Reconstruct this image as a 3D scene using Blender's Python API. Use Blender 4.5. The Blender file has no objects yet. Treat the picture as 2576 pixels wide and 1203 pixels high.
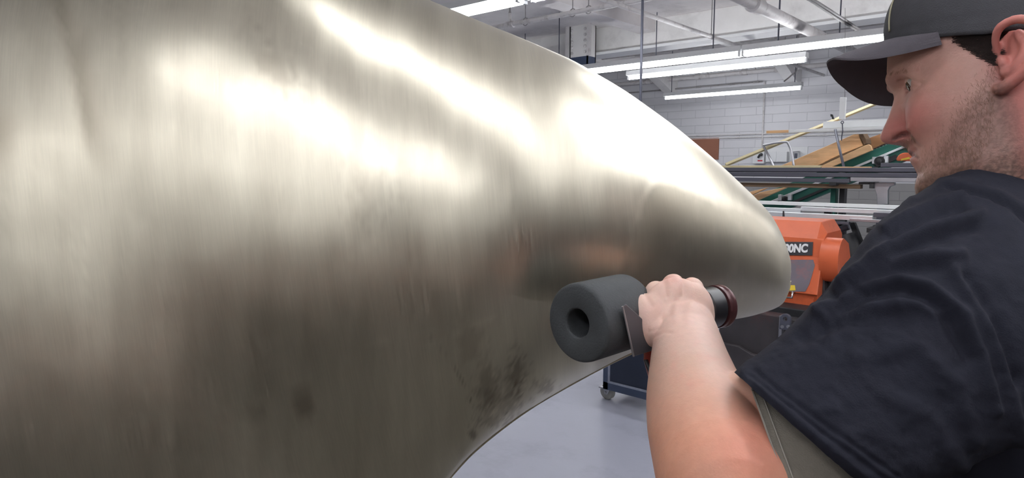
import bpy, bmesh, math, random
import numpy as np
from mathutils import Vector, Matrix

rng = random.Random(7)
nrng = np.random.default_rng(11)
SC = bpy.context.scene
COL = SC.collection
R = math.radians
# ------------------------------------------------------------------ settings
TUBE_E = 28.5
EXPOSURE = 0.0
LAMPS_ADDED = [(-0.95, 0.5), (-0.95, 2.35), (-0.95, -1.35), (-3.4, -4.6), (-0.9, -4.6), (-0.1, 1.42), (1.52, 0.5), (1.2, 4.0), (2.2, 7.36), (-9.0, 8.2), (1.0, 8.2)]
FORM_EXP = 1.0
FORM_WOB = 0.006
BRASS_R = 0.38
BRASS_BUMP = 0.02
VIS_T = 0.07
VIS_E = 7.5
VIS_TIP = (2092, 168)
HEAD_YAW = 31
HEAD_ROLL = 8
HEAD_D = 0.71
BRASS_LO = (0.45, 0.41, 0.33)
BRASS_HI = (0.83, 0.78, 0.645)
BRASS_ANI = 0.0
BRASS_ANIROT = 0.0
TOOL_D = 0.80
VOX = 0.0018
VIS_K = 3.0
SKIN = (0.60, 0.40, 0.32)

# ------------------------------------------------------------------ camera
# world X runs along the rows of lamps, Y towards the block wall, Z up
FPX, CX, CY = 1650.0, 1288.0, 601.5
YAW, PITCH, CAM_H = R(41.2), R(6.3), 1.5
RIGHT = np.array([math.cos(YAW), math.sin(YAW), 0.0])
FH = np.array([-math.sin(YAW), math.cos(YAW), 0.0])
ZZ = np.array([0, 0, 1.0])
FWD = FH * math.cos(PITCH) - ZZ * math.sin(PITCH)
UP = ZZ * math.cos(PITCH) + FH * math.sin(PITCH)
CAM = np.array([0, 0, CAM_H])

cd = bpy.data.cameras.new('camera')
cam = bpy.data.objects.new('camera', cd)
COL.objects.link(cam)
cd.sensor_fit = 'HORIZONTAL'
cd.sensor_width = 36.0
cd.lens = 36.0 * FPX / 2576.0
cd.clip_start = 0.05
cd.clip_end = 100
cam.location = CAM
cam.rotation_euler = (math.pi / 2 - PITCH, 0, YAW)
SC.camera = cam


def ray(px, py):
    return FWD + RIGHT * ((px - CX) / FPX) + UP * ((CY - py) / FPX)


def P(px, py, d):
    return CAM + ray(px, py) * d


def Py(px, py, y):            # point at world Y = y
    r = ray(px, py)
    return CAM + r * ((y - CAM[1]) / r[1])


def Pz(px, py, z):
    r = ray(px, py)
    return CAM + r * ((z - CAM[2]) / r[2])


def Px(px, py, x):
    r = ray(px, py)
    return CAM + r * ((x - CAM[0]) / r[0])


def proj(p):
    v = np.asarray(p) - CAM
    d = v @ FWD
    return CX + FPX * (v @ RIGHT) / d, CY - FPX * (v @ UP) / d


def unit(v):
    v = np.asarray(v, float)
    return v / max(1e-12, np.linalg.norm(v))


# ------------------------------------------------------------------ materials
MATS = {}


def mat(name, col, rough=0.5, metal=0.0, var=0.0, vscale=8.0, bump=0.0, bscale=60.0, spec=0.5, emit=None, es=0.0,
        dirt=None, dscale=3.0, damt=0.5, stretch=(1, 1, 1), attr=None, sss=0.0):
    m = bpy.data.materials.new(name)
    m.use_nodes = True
    nt = m.node_tree
    N, L = nt.nodes, nt.links
    b = N['Principled BSDF']
    b.inputs['Base Color'].default_value = (*col, 1)
    b.inputs['Roughness'].default_value = rough
    b.inputs['Metallic'].default_value = metal
    b.inputs['Specular IOR Level'].default_value = spec
    if sss:
        b.inputs['Subsurface Weight'].default_value = sss
        b.inputs['Subsurface Radius'].default_value = (0.012, 0.004, 0.002)
        b.inputs['Subsurface Scale'].default_value = 0.6
    tc = N.new('ShaderNodeTexCoord')
    mp = N.new('ShaderNodeMapping')
    mp.inputs['Scale'].default_value = stretch
    L.new(tc.outputs['Object'], mp.inputs['Vector'])
    src = None
    if attr:
        a = N.new('ShaderNodeAttribute')
        a.attribute_name = attr
        src = a.outputs['Color']
    if var > 0 or dirt:
        n = N.new('ShaderNodeTexNoise')
        n.inputs['Scale'].default_value = vscale
        n.inputs['Detail'].default_value = 6
        n.inputs['Roughness'].default_value = 0.6
        L.new(mp.outputs['Vector'], n.inputs['Vector'])
        r = N.new('ShaderNodeMapRange')
        r.inputs['From Min'].default_value = 0.25
        r.inputs['From Max'].default_value = 0.75
        r.inputs['To Min'].default_value = 1 - var
        r.inputs['To Max'].default_value = 1 + var
        L.new(n.outputs['Fac'], r.inputs['Value'])
        h = N.new('ShaderNodeHueSaturation')
        if src:
            L.new(src, h.inputs['Color'])
        else:
            h.inputs['Color'].default_value = (*col, 1)
        L.new(r.outputs['Result'], h.inputs['Value'])
        src = h.outputs['Color']
        if dirt:
            n2 = N.new('ShaderNodeTexNoise')
            n2.inputs['Scale'].default_value = dscale
            n2.inputs['Detail'].default_value = 8
            n2.inputs['Roughness'].default_value = 0.7
            L.new(mp.outputs['Vector'], n2.inputs['Vector'])
            r2 = N.new('ShaderNodeMapRange')
            r2.inputs['From Min'].default_value = 0.52
            r2.inputs['From Max'].default_value = 0.72
            r2.inputs['To Max'].default_value = damt
            L.new(n2.outputs['Fac'], r2.inputs['Value'])
            mx = N.new('ShaderNodeMixRGB')
            L.new(r2.outputs['Result'], mx.inputs['Fac'])
            L.new(src, mx.inputs['Color1'])
            mx.inputs['Color2'].default_value = (*dirt, 1)
            src = mx.outputs['Color']
    if src:
        L.new(src, b.inputs['Base Color'])
    if bump > 0:
        nb = N.new('ShaderNodeTexNoise')
        nb.inputs['Scale'].default_value = bscale
        nb.inputs['Detail'].default_value = 5
        L.new(mp.outputs['Vector'], nb.inputs['Vector'])
        bp = N.new('ShaderNodeBump')
        bp.inputs['Strength'].default_value = bump
        bp.inputs['Distance'].default_value = 0.01
        L.new(nb.outputs['Fac'], bp.inputs['Height'])
        L.new(bp.outputs['Normal'], b.inputs['Normal'])
    if emit:
        b.inputs['Emission Color'].default_value = (*emit, 1)
        b.inputs['Emission Strength'].default_value = es
    MATS[name] = m
    return m


def srgb(r, g, b):
    f = lambda c: (c / 255 / 12.92) if c / 255 <= 0.04045 else ((c / 255 + 0.055) / 1.055) ** 2.4
    return (f(r), f(g), f(b))


# ------------------------------------------------------------------ objects
def setp(o, label=None, cat=None, group=None, kind=None):
    if label: o['label'] = label
    if cat: o['category'] = cat
    if group: o['group'] = group
    if kind: o['kind'] = kind
    return o


def empty(name, loc, label=None, cat=None, group=None):
    o = bpy.data.objects.new(name, None)
    o.empty_display_size = 0.05
    COL.objects.link(o)
    o.location = Vector(loc)
    return setp(o, label, cat, group)


def wloc(o):
    v = Vector(o.location)
    while o.parent is not None:
        o = o.parent
        v = v + Vector(o.location)
    return v


class MB:
    """collects shapes in world coordinates and links them as one mesh object"""

    def __init__(self):
        self.v, self.f = [], []

    def add(self, vs, fs):
        o = len(self.v)
        self.v += [tuple(map(float, p)) for p in vs]
        self.f += [tuple(i + o for i in f) for f in fs]
        return self

    def box(self, lo, hi):
        (a, b, c), (d, e, g) = lo, hi
        vs = [(a, b, c), (d, b, c), (d, e, c), (a, e, c), (a, b, g), (d, b, g), (d, e, g), (a, e, g)]
        return self.add(vs, [(3, 2, 1, 0), (4, 5, 6, 7), (0, 1, 5, 4), (1, 2, 6, 5), (2, 3, 7, 6), (3, 0, 4, 7)])

    def obox(self, c, ax, ay, az, sx, sy, sz):
        c, ax, ay, az = map(np.asarray, (c, ax, ay, az))
        vs = []
        for k in (-1, 1):
            for (i, j) in ((-1, -1), (1, -1), (1, 1), (-1, 1)):
                vs.append(c + ax * i * sx / 2 + ay * j * sy / 2 + az * k * sz / 2)
        return self.add(vs, [(3, 2, 1, 0), (4, 5, 6, 7), (0, 1, 5, 4), (1, 2, 6, 5), (2, 3, 7, 6), (3, 0, 4, 7)])

    def prism(self, poly, ext):
        """closed planar polygon (3d points) extruded by the vector ext"""
        n = len(poly)
        poly = [np.asarray(p, float) for p in poly]
        ext = np.asarray(ext, float)
        nrm = np.zeros(3)
        for i in range(n):
            nrm += np.cross(poly[i], poly[(i + 1) % n])
        if nrm @ ext > 0:
            poly = poly[::-1]
        vs = poly + [p + ext for p in poly]
        fs = [tuple(range(n)), tuple(reversed(range(n, 2 * n)))]
        for i in range(n):
            j = (i + 1) % n
            fs.append((j, i, n + i, n + j))
        return self.add(vs, fs)

    def rings(self, rings, cap0=True, cap1=True, close=False):
        n = len(rings[0])
        vs = [p for r in rings for p in r]
        fs = []
        m = len(rings)
        for i in range(m - (0 if close else 1)):
            a, b = i * n, ((i + 1) % m) * n
            for k in range(n):
                k2 = (k + 1) % n
                fs.append((a + k, a + k2, b + k2, b + k))
        if not close:
            if cap0: fs.append(tuple(reversed(range(n))))
            if cap1: fs.append(tuple(range((m - 1) * n, m * n)))
        return self.add(vs, fs)

    def tube(self, pts, rad, n=12, cap=True, round_=False):
        pts = [np.asarray(p, float) for p in pts]
        if not hasattr(rad, '__len__'): rad = [rad] * len(pts)
        rad = list(rad)
        if round_:      # rounded ends
            t0, t1 = unit(pts[0] - pts[1]), unit(pts[-1] - pts[-2])
            A, B = [], []
            ra, rb = rad[0], rad[-1]
            for a in (80, 60, 40, 20):
                A.append((pts[0] + t0 * ra * math.sin(R(a)), ra * math.cos(R(a))))
                B.append((pts[-1] + t1 * rb * math.sin(R(a)), rb * math.cos(R(a))))
            B = B[::-1]
            pts = [p for p, _ in A] + pts + [p for p, _ in B]
            rad = [r for _, r in A] + rad + [r for _, r in B]
        t = unit(pts[1] - pts[0])
        up = ZZ if abs(t[2]) < 0.9 else np.array([1.0, 0, 0])
        u = unit(np.cross(up, t))
        rs = []
        for i, p in enumerate(pts):
            if i == 0: t = pts[1] - pts[0]
            elif i == len(pts) - 1: t = pts[-1] - pts[-2]
            else: t = unit(pts[i + 1] - p) + unit(p - pts[i - 1])
            t = unit(t)
            u = unit(u - t * (u @ t))
            w = np.cross(t, u)
            rs.append([p + rad[i] * (u * math.cos(2 * math.pi * k / n) + w * math.sin(2 * math.pi * k / n)) for k in range(n)])
        return self.rings(rs, cap, cap)

    def lathe(self, c, axis, prof, n=32, close=False):
        """prof: (distance along axis, radius)"""
        axis = unit(axis)
        up = ZZ if abs(axis[2]) < 0.9 else np.array([1.0, 0, 0])
        u = unit(np.cross(up, axis))
        w = np.cross(axis, u)
        c = np.asarray(c, float)
        rs = []
        for a, r in prof:
            rs.append([c + axis * a + r * (u * math.cos(2 * math.pi * k / n) + w * math.sin(2 * math.pi * k / n)) for k in range(n)])
        return self.rings(rs, True, True, close)

    def ell(self, c, ax, ay, az, n=16, m=24):
        """ellipsoid with semi-axis vectors"""
        c, ax, ay, az = (np.asarray(q, float) for q in (c, ax, ay, az))
        rs = []
        for i in range(1, n):
            th = math.pi * i / n
            rs.append([c + az * math.cos(th) + math.sin(th) * (ax * math.cos(2 * math.pi * k / m) + ay * math.sin(2 * math.pi * k / m)) for k in range(m)])
        return self.rings(rs[::-1])

    def build(self, name, material, parent=None, smooth=False, bevel=0.0, label=None, cat=None, group=None, kind=None, auto=None):
        off = wloc(parent) if parent else Vector((0, 0, 0))
        org = Vector((0, 0, 0))
        me = bpy.data.meshes.new(name)
        me.from_pydata([tuple(Vector(p) - off) for p in self.v], [], self.f)
        me.validate()
        o = bpy.data.objects.new(name, me)
        COL.objects.link(o)
        if parent: o.parent = parent
        bm = bmesh.new()
        bm.from_mesh(me)
        bmesh.ops.recalc_face_normals(bm, faces=bm.faces)
        bm.to_mesh(me)
        bm.free()
        if smooth:
            me.polygons.foreach_set('use_smooth', [True] * len(me.polygons))
            if auto:
                for e in me.edges: pass
                me.set_sharp_from_angle(angle=R(auto))
        if bevel > 0:
            md = o.modifiers.new('edges', 'BEVEL')
            md.width = bevel
            md.segments = 2
            md.limit_method = 'ANGLE'
            md.angle_limit = R(40)
        me.materials.append(material)
        return setp(o, label, cat, group, kind)


def bezier(pts, n):
    """Catmull-Rom through rows of an array"""
    pts = np.asarray(pts, float)
    q = np.vstack([2 * pts[0] - pts[1], pts, 2 * pts[-1] - pts[-2]])
    out = []
    m = len(pts) - 1
    for t in np.linspace(0, m, n):
        i = min(int(t), m - 1)
        s = t - i
        a, b, c, d = q[i], q[i + 1], q[i + 2], q[i + 3]
        out.append(0.5 * ((2 * b) + (-a + c) * s + (2 * a - 5 * b + 4 * c - d) * s * s + (-a + 3 * b - 3 * c + d) * s ** 3))
    return np.array(out)


def realize(o):
    """bake an object's modifiers into its mesh"""
    dg = bpy.context.evaluated_depsgraph_get()
    me = bpy.data.meshes.new_from_object(o.evaluated_get(dg))
    old = o.data
    o.modifiers.clear()
    o.data = me
    bpy.data.meshes.remove(old)
    return o


def copy_tree(o, loc):
    c = o.copy()
    COL.objects.link(c)
    c.location = loc
    for ch in list(o.children):
        k = ch.copy()
        COL.objects.link(k)
        k.parent = c
        for g in list(ch.children):
            h = g.copy()
            COL.objects.link(h)
            h.parent = k
    return c
# ------------------------------------------------------------------ palette
M_WHITEPAINT = mat('white_enamel', (0.78, 0.79, 0.80), 0.35)
M_DIRTYWHITE = mat('grimy_white_paint', (0.84, 0.83, 0.82), 0.6, var=0.06, vscale=3, dirt=(0.36, 0.34, 0.33), dscale=2.2, damt=0.3, bump=0.1, bscale=30)
M_CEIL = mat('ceiling_paint', (0.78, 0.75, 0.75), 0.7, var=0.1, vscale=2.0, dirt=(0.25, 0.23, 0.23), dscale=1.6, damt=0.4, bump=0.15, bscale=20)
M_PIPE = mat('pipe_paint', (0.68, 0.66, 0.66), 0.5, var=0.12, vscale=6, dirt=(0.2, 0.17, 0.17), dscale=7, damt=0.7)
M_DARKPIPE = mat('dusty_pipe', (0.30, 0.29, 0.29), 0.6, var=0.15, vscale=8, dirt=(0.1, 0.09, 0.09), dscale=9, damt=0.6)
M_TUBE = mat('lamp_glass', (0.9, 0.9, 0.9), 0.3, emit=(0.96, 0.97, 1.0), es=TUBE_E)
M_NAVY = mat('navy_paint', srgb(62, 74, 98), 0.5, var=0.1, vscale=6)
M_STEEL = mat('bare_steel', (0.42, 0.42, 0.45), 0.4, metal=0.85, var=0.1, vscale=10)
M_DARKSTEEL = mat('mill_steel', srgb(86, 86, 96), 0.45, metal=0.35, var=0.15, vscale=5, stretch=(0.5, 6, 6))
M_DARKROD = mat('grey_rod', srgb(88, 90, 102), 0.45, metal=0.3)
M_ALU = mat('aluminium', (0.80, 0.83, 0.86), 0.35, metal=0.55, var=0.05, vscale=4)
M_BLACK = mat('black_paint', (0.02, 0.021, 0.024), 0.5, var=0.2, vscale=10)
M_GREEN = mat('green_paint', srgb(30, 98, 84), 0.5, var=0.1, vscale=5)
M_WOOD = mat('pine_board', srgb(232, 188, 140), 0.6, var=0.14, vscale=5, stretch=(1, 1, 7), dirt=srgb(170, 110, 60), dscale=4, damt=0.4)
M_WOODDK = mat('brown_board', srgb(158, 112, 74), 0.65, var=0.15, vscale=5, stretch=(1, 1, 6))
M_PLY = mat('hardboard', srgb(150, 100, 78), 0.6, var=0.08, vscale=4)
M_STRIP = mat('pale_lath', srgb(200, 188, 150), 0.6, var=0.1, vscale=8)
M_WHITEBOARD = mat('white_primed_board', (0.86, 0.88, 0.88), 0.45, var=0.03)
M_ORANGE = mat('orange_enamel', srgb(206, 98, 58), 0.42, var=0.09, vscale=5, dirt=srgb(130, 66, 46), dscale=4, damt=0.5)
M_GREYPANEL = mat('worn_grey_panel', srgb(112, 104, 112), 0.42, var=0.12, vscale=5, dirt=srgb(190, 90, 60), dscale=2.8, damt=0.55)
M_RUSTDARK = mat('grimy_machine_casting', srgb(62, 58, 60), 0.5, var=0.2, vscale=6, dirt=srgb(96, 44, 36), dscale=3.2, damt=0.6)
M_YELLOW = mat('yellow_label', srgb(226, 196, 60), 0.5)
M_LABELRED = mat('red_label', srgb(200, 40, 56), 0.5)
M_CHROME = mat('chrome', (0.75, 0.75, 0.77), 0.15, metal=1.0)
M_RUBBER = mat('grey_rubber', srgb(150, 150, 146), 0.6, var=0.12, vscale=20)
M_WIRE = mat('brown_wire', (0.12, 0.10, 0.10), 0.6)

# ------------------------------------------------------------------ shell
X0, X1, Y0, Y1, ZC = -14.0, 6.0, -6.0, 12.6, 3.6


def blockwall():
    m = bpy.data.materials.new('painted_block')
    m.use_nodes = True
    nt = m.node_tree
    N, L = nt.nodes, nt.links
    b = N['Principled BSDF']
    tc = N.new('ShaderNodeTexCoord')
    sp = N.new('ShaderNodeSeparateXYZ')
    L.new(tc.outputs['Object'], sp.inputs[0])
    ad = N.new('ShaderNodeMath'); ad.operation = 'ADD'
    L.new(sp.outputs['X'], ad.inputs[0]); L.new(sp.outputs['Y'], ad.inputs[1])
    cb = N.new('ShaderNodeCombineXYZ')
    L.new(ad.outputs[0], cb.inputs['X']); L.new(sp.outputs['Z'], cb.inputs['Y'])
    br = N.new('ShaderNodeTexBrick')
    br.inputs['Scale'].default_value = 1
    br.inputs['Brick Width'].default_value = 0.62
    br.inputs['Row Height'].default_value = 0.155
    br.inputs['Mortar Size'].default_value = 0.006
    br.inputs['Mortar Smooth'].default_value = 0.3
    br.inputs['Color1'].default_value = (0.73, 0.73, 0.76, 1)
    br.inputs['Color2'].default_value = (0.76, 0.76, 0.79, 1)
    br.inputs['Mortar'].default_value = (0.57, 0.57, 0.60, 1)
    L.new(cb.outputs[0], br.inputs['Vector'])
    n = N.new('ShaderNodeTexNoise'); n.inputs['Scale'].default_value = 1.2; n.inputs['Detail'].default_value = 6
    L.new(tc.outputs['Object'], n.inputs['Vector'])
    r = N.new('ShaderNodeMapRange'); r.inputs['To Min'].default_value = 0.86; r.inputs['To Max'].default_value = 1.1
    L.new(n.outputs['Fac'], r.inputs['Value'])
    h = N.new('ShaderNodeHueSaturation')
    L.new(br.outputs['Color'], h.inputs['Color']); L.new(r.outputs['Result'], h.inputs['Value'])
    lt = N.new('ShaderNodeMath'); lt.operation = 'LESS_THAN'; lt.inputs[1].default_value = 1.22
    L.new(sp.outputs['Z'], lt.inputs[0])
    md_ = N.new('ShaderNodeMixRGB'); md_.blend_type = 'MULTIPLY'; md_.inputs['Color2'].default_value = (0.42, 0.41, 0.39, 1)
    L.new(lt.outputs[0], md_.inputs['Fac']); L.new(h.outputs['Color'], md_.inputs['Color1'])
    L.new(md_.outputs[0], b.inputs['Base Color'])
    bp = N.new('ShaderNodeBump'); bp.inputs['Strength'].default_value = 0.5; bp.inputs['Distance'].default_value = 0.008
    L.new(br.outputs['Fac'], bp.inputs['Height']); bp.invert = True
    L.new(bp.outputs['Normal'], b.inputs['Normal'])
    b.inputs['Roughness'].default_value = 0.55
    return m


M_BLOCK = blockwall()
M_FLOOR = mat('sealed_concrete', srgb(162, 164, 177), 0.38, var=0.07, vscale=1.6, dirt=srgb(128, 128, 140), dscale=2.5, damt=0.45, bump=0.03, bscale=40)

MB().box((X0, Y0, -0.15), (X1, Y1, 0)).build('floor', M_FLOOR, kind='structure', label='smooth grey sealed concrete floor')
MB().box((X0, Y0, ZC), (X1, Y1, ZC + 0.15)).build('ceiling', M_CEIL, kind='structure', label='grimy white painted ceiling')
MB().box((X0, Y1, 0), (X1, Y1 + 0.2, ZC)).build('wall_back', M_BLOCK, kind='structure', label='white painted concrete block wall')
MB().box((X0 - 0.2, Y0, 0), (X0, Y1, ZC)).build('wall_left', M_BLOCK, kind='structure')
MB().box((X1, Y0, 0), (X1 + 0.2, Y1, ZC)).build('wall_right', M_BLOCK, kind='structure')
MB().box((X0, Y0 - 0.2, 0), (X1, Y0, ZC)).build('wall_front', mat('smooth_white_wall', (0.88, 0.87, 0.84), 0.6, var=0.04, vscale=1.5), kind='structure')

# big painted girder with a bottom flange, cross beams, riveted column
g = MB()
g.box((X0, 8.62, 3.22), (X1, 8.74, ZC))
g.build('ceiling_beam', M_DIRTYWHITE, kind='structure', bevel=0.004, label='deep white painted girder across the ceiling')
MB().box((X0, 8.5, 3.18), (X1, 8.86, 3.22)).build('ceiling_beam', M_WHITEPAINT, kind='structure', bevel=0.004, label='bright bottom flange of the girder')
for x in (-4.95, -7.6):
    MB().box((x - 0.13, 5.5, 3.42), (x + 0.13, 8.62, ZC)).build('ceiling_beam', M_CEIL, kind='structure', bevel=0.004)
for x in (-4.15, -6.6, -9.0):
    q = [(x - 0.1, 8.74, ZC), (x - 0.1, 12.6, ZC), (x - 0.1, 12.6, 2.98), (x - 0.1, 12.35, 3.02), (x - 0.1, 11.6, 3.3), (x - 0.1, 8.74, 3.3)]
    MB().prism(q, (0.2, 0, 0)).build('ceiling_beam', M_DIRTYWHITE, kind='structure', bevel=0.004)
for y in (1.8, -2.6):
    MB().box((X0, y - 0.1, 3.25), (X1, y + 0.1, ZC)).build('ceiling_beam', M_DIRTYWHITE, kind='structure')

cl = Py(1433, 120, 8.25); cr = Py(1478, 120, 8.25)
zpaint = Py(1455, 143, 8.25)[2]
ztop = Py(1455, 46, 8.25)[2]
for (z0, z1, m_, nm) in ((0, zpaint, M_NAVY, 'navy painted lower shaft of the steel column'), (zpaint, ztop, M_DIRTYWHITE, 'white painted upper shaft of the riveted column')):
    c = MB()
    w = cr[0] - cl[0]
    c.box((cl[0], 8.25, z0), (cr[0], 8.27, z1))
    c.box((cl[0], 8.45, z0), (cr[0], 8.47, z1))
    c.box((cl[0], 8.25, z0), (cl[0] + 0.018, 8.47, z1))
    c.box((cr[0] - 0.018, 8.25, z0), (cr[0], 8.47, z1))
    col_ = c.build('column', m_, kind='structure', label=nm)
    c = MB()
    if z0 > 0:
        for k in range(6):
            zz = z0 + 0.06 + k * (z1 - z0 - 0.1) / 5.5
            for xx in (cl[0] + 0.045, cr[0] - 0.045):
                c.lathe((xx, 8.25, zz), (0, -1, 0), [(0, 0.024), (0.012, 0.021), (0.022, 0.010)], 10)
        c.box((cl[0] - 0.06, 8.22, z0), (cl[0] - 0.0, 8.26, z1))
        c.box((cr[0] + 0.0, 8.22, z0), (cr[0] + 0.06, 8.26, z1))
        c.build('riveted_strip', M_PIPE, col_)

# ------------------------------------------------------------------ strip lights
def strip_light(name_loc, length, label, rods=(), two=False, zrod=ZC, along=1, group='fluorescent strip lights'):
    """loc = left end of the tube centre line, running towards +X"""
    x, y, z = name_loc
    e = empty('strip_light', (x + length / 2, y, z), label, 'strip light', group)
    MB().prism([(x, y - 0.065, z + 0.035), (x, y + 0.065, z + 0.035), (x, y + 0.05, z + 0.10), (x, y - 0.05, z + 0.10)], (length, 0, 0)).build('housing', M_WHITEPAINT, e, bevel=0.003)
    ys = (y - 0.04, y + 0.04) if two else (y,)
    for yy in ys:
        for xx in (x + 0.012, x + length - 0.012):
            MB().box((xx - 0.012, yy - 0.02, z - 0.022), (xx + 0.012, yy + 0.02, z + 0.04)).build('lamp_holder', M_WHITEPAINT, e, bevel=0.003)
        MB().tube([(x + 0.024, yy, z), (x + length - 0.024, yy, z)], 0.019, 14).build('lamp_tube', M_TUBE, e, smooth=True, auto=40)
    for xr in rods:
        MB().tube([(xr, y, z + 0.10), (xr, y, zrod)], 0.007, 8).build('hanger_rod', M_DARKROD, e)
    return e


ZL = 2.75
# row a: near, clipped by the top of the frame
A1p = Pz(1290, 6, ZL)
strip_light((A1p[0] - 2.44 + 0.1, A1p[1], ZL), 2.44, 'large bright strip light cut by the top edge, just above the brass form', rods=(A1p[0] - 2.1, A1p[0] - 0.3), two=True)
LAMPS_ADDED.append((A1p[0] + 0.16, A1p[1]))  # unseen lamp added along row a to brighten the white boards
# row b: two fixtures end to end
B1 = Pz(1866, 138, ZL); yb = B1[1]
B2 = Pz(1872, 138, ZL)
hx = [Py(q, 60, yb)[0] for q in (1407, 1293, 1796, 1960, 2113)]
strip_light((B1[0] - 2.44, yb, ZL), 2.44, 'long strip light, the left one of the two end-to-end lights', rods=(hx[0], hx[2]), two=True)
strip_light((B2[0], yb, ZL), 2.44, 'long strip light running right from the joint to behind the cap', rods=(hx[3], hx[4]), two=True)
# row c and d
Cr = Pz(2030, 152, ZL)
strip_light((Cr[0] - 2.44, Cr[1], ZL), 2.44, 'middle strip light hanging just below the pair of end-to-end lights', rods=(Cr[0] - 2.0, Cr[0] - 0.35))
Dr = Pz(2018, 222, ZL)
strip_light((Dr[0] - 2.44, Dr[1], ZL), 2.44, 'lowest strip light, hung in front of the block wall', rods=(Dr[0] - 2.3, Dr[0] - 0.12))
fx = Py(2005, 170, Dr[1])
MB().tube(bezier([Vector((fx[0], Dr[1], ZC)), fx, Py(1990, 190, Dr[1]), Py(1972, 205, Dr[1])], 12), 0.012, 8).build('power_cord', M_DARKPIPE, label='grey power cord drooping to the lowest strip light', cat='cord')
# rows added outside the view to put glare on the brass
for (lx, ly) in LAMPS_ADDED:
    strip_light((lx, ly, ZL - (0.0 if ly != 0.5 else 0.0)), 2.44, 'unseen strip light added for its glare on the brass', rods=(lx + 0.3, lx + 2.1), two=ly != 0.5, group='strip lights added outside the view')

# ------------------------------------------------------------------ pipes and rods at the ceiling
p0 = Pz(1250, 66, 3.3); p1 = Pz(1640, -3, 3.3)
ys = (p0[1] + p1[1]) / 2
t = empty('sprinkler_pipe', (p0[0], ys, 3.3), 'white sprinkler pipe running across in front of the girder, with a hanging head', 'pipe')
MB().tube([(X0, ys, 3.3), (X1, ys, 3.3)], 0.03, 14).build('pipe', M_PIPE, t, smooth=True)
sx = Pz(1275, 60, 3.3)[0]
s = MB(); s.tube([(sx, ys, 3.3), (sx, ys, 3.44)], 0.022, 12); s.tube([(sx - 0.06, ys, 3.3), (sx + 0.06, ys, 3.3)], 0.042, 14)
s.build('tee_fitting', M_PIPE, t, smooth=True, auto=40)
s = MB(); s.tube([(sx, ys, 3.43), (sx, ys, 3.47), (sx, ys, 3.52)], [0.022, 0.012, 0.008], 10); s.lathe((sx, ys, 3.53), (0, 0, 1), [(0, 0.004), (0.004, 0.03), (0.008, 0.03)], 14)
s.build('sprinkler_head', M_DARKPIPE, t, smooth=True, auto=40)
for q in (1265, 1467, 1530):
    xx = Pz(q, 40, 3.3)[0]
    k = MB(); k.tube([(xx + 0.045 * math.cos(a), ys, 3.3 + 0.045 * math.sin(a)) for a in np.linspace(0, 2 * math.pi, 14)], 0.006, 6); k.tube([(xx, ys, 3.34), (xx, ys, ZC)], 0.006, 6)
    k.build('pipe_hanger', M_DARKPIPE, t)

xb = Pz(1690, 58, 3.1)[0]
t = empty('conduit_pipe', (xb, 6, 3.1), 'thin grey pipe slanting back under the girder, left of the thick pipe', 'pipe')
MB().tube([(xb, 1.0, 3.1), (xb, 12.5, 3.1)], 0.024, 12).build('pipe', M_PIPE, t, smooth=True)
for y in (5.2, 7.9, 10.5):
    k = MB(); k.tube([(xb, y - 0.03, 3.1), (xb, y + 0.03, 3.1)], 0.032, 12); k.tube([(xb, y, 3.1), (xb, y, ZC - .004)], 0.006, 6)
    k.build('coupling', M_DARKPIPE, t, smooth=True, auto=40)
xc = Pz(1968, 45, 3.0)[0]
t = empty('drain_pipe', (xc, 6, 3.0), 'thick grey pipe with a collar slanting back under the girder', 'pipe')
MB().tube([(xc, 1.0, 3.0), (xc, 12.5, 3.0)], 0.058, 18).build('pipe', M_PIPE, t, smooth=True)
yc = Pz(1912, 12, 3.0)[1]
MB().tube([(xc, yc - 0.12, 3.0), (xc, yc - 0.1, 3.0), (xc, yc + 0.06, 3.0), (xc, yc + 0.08, 3.0)], [0.06, 0.078, 0.078, 0.06], 18).build('collar', M_PIPE, t, smooth=True, auto=40)
for y in (yc - 0.5, 9.6):
    k = MB(); k.tube([(xc, y, 3.05), (xc, y, ZC - .004)], 0.008, 6)
    k.build('pipe_hanger', M_DARKPIPE, t)
xd = Pz(2103, 40, 2.95)[0]
k = MB()
for i in range(4):
    k.tube(bezier([(xd + 0.012 * math.cos(i * 1.6) + 0.01 * math.sin(y * 2 + i), y, 2.95 + 0.012 * math.sin(i * 1.6) + 0.008 * math.sin(y * 1.3)) for y in np.linspace(1, 12.5, 12)], 40), 0.011, 7)
k.tube([(xd, 9.4, 2.95), (xd, 9.4, ZC - .004)], 0.005, 6); k.tube([(xd, 4.0, 2.95), (xd, 4.0, ZC - .004)], 0.005, 6)
k.build('cable_bundle', M_DARKPIPE, smooth=True, label='dark bundle of cables slanting back beside the cap', cat='cable')
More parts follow.
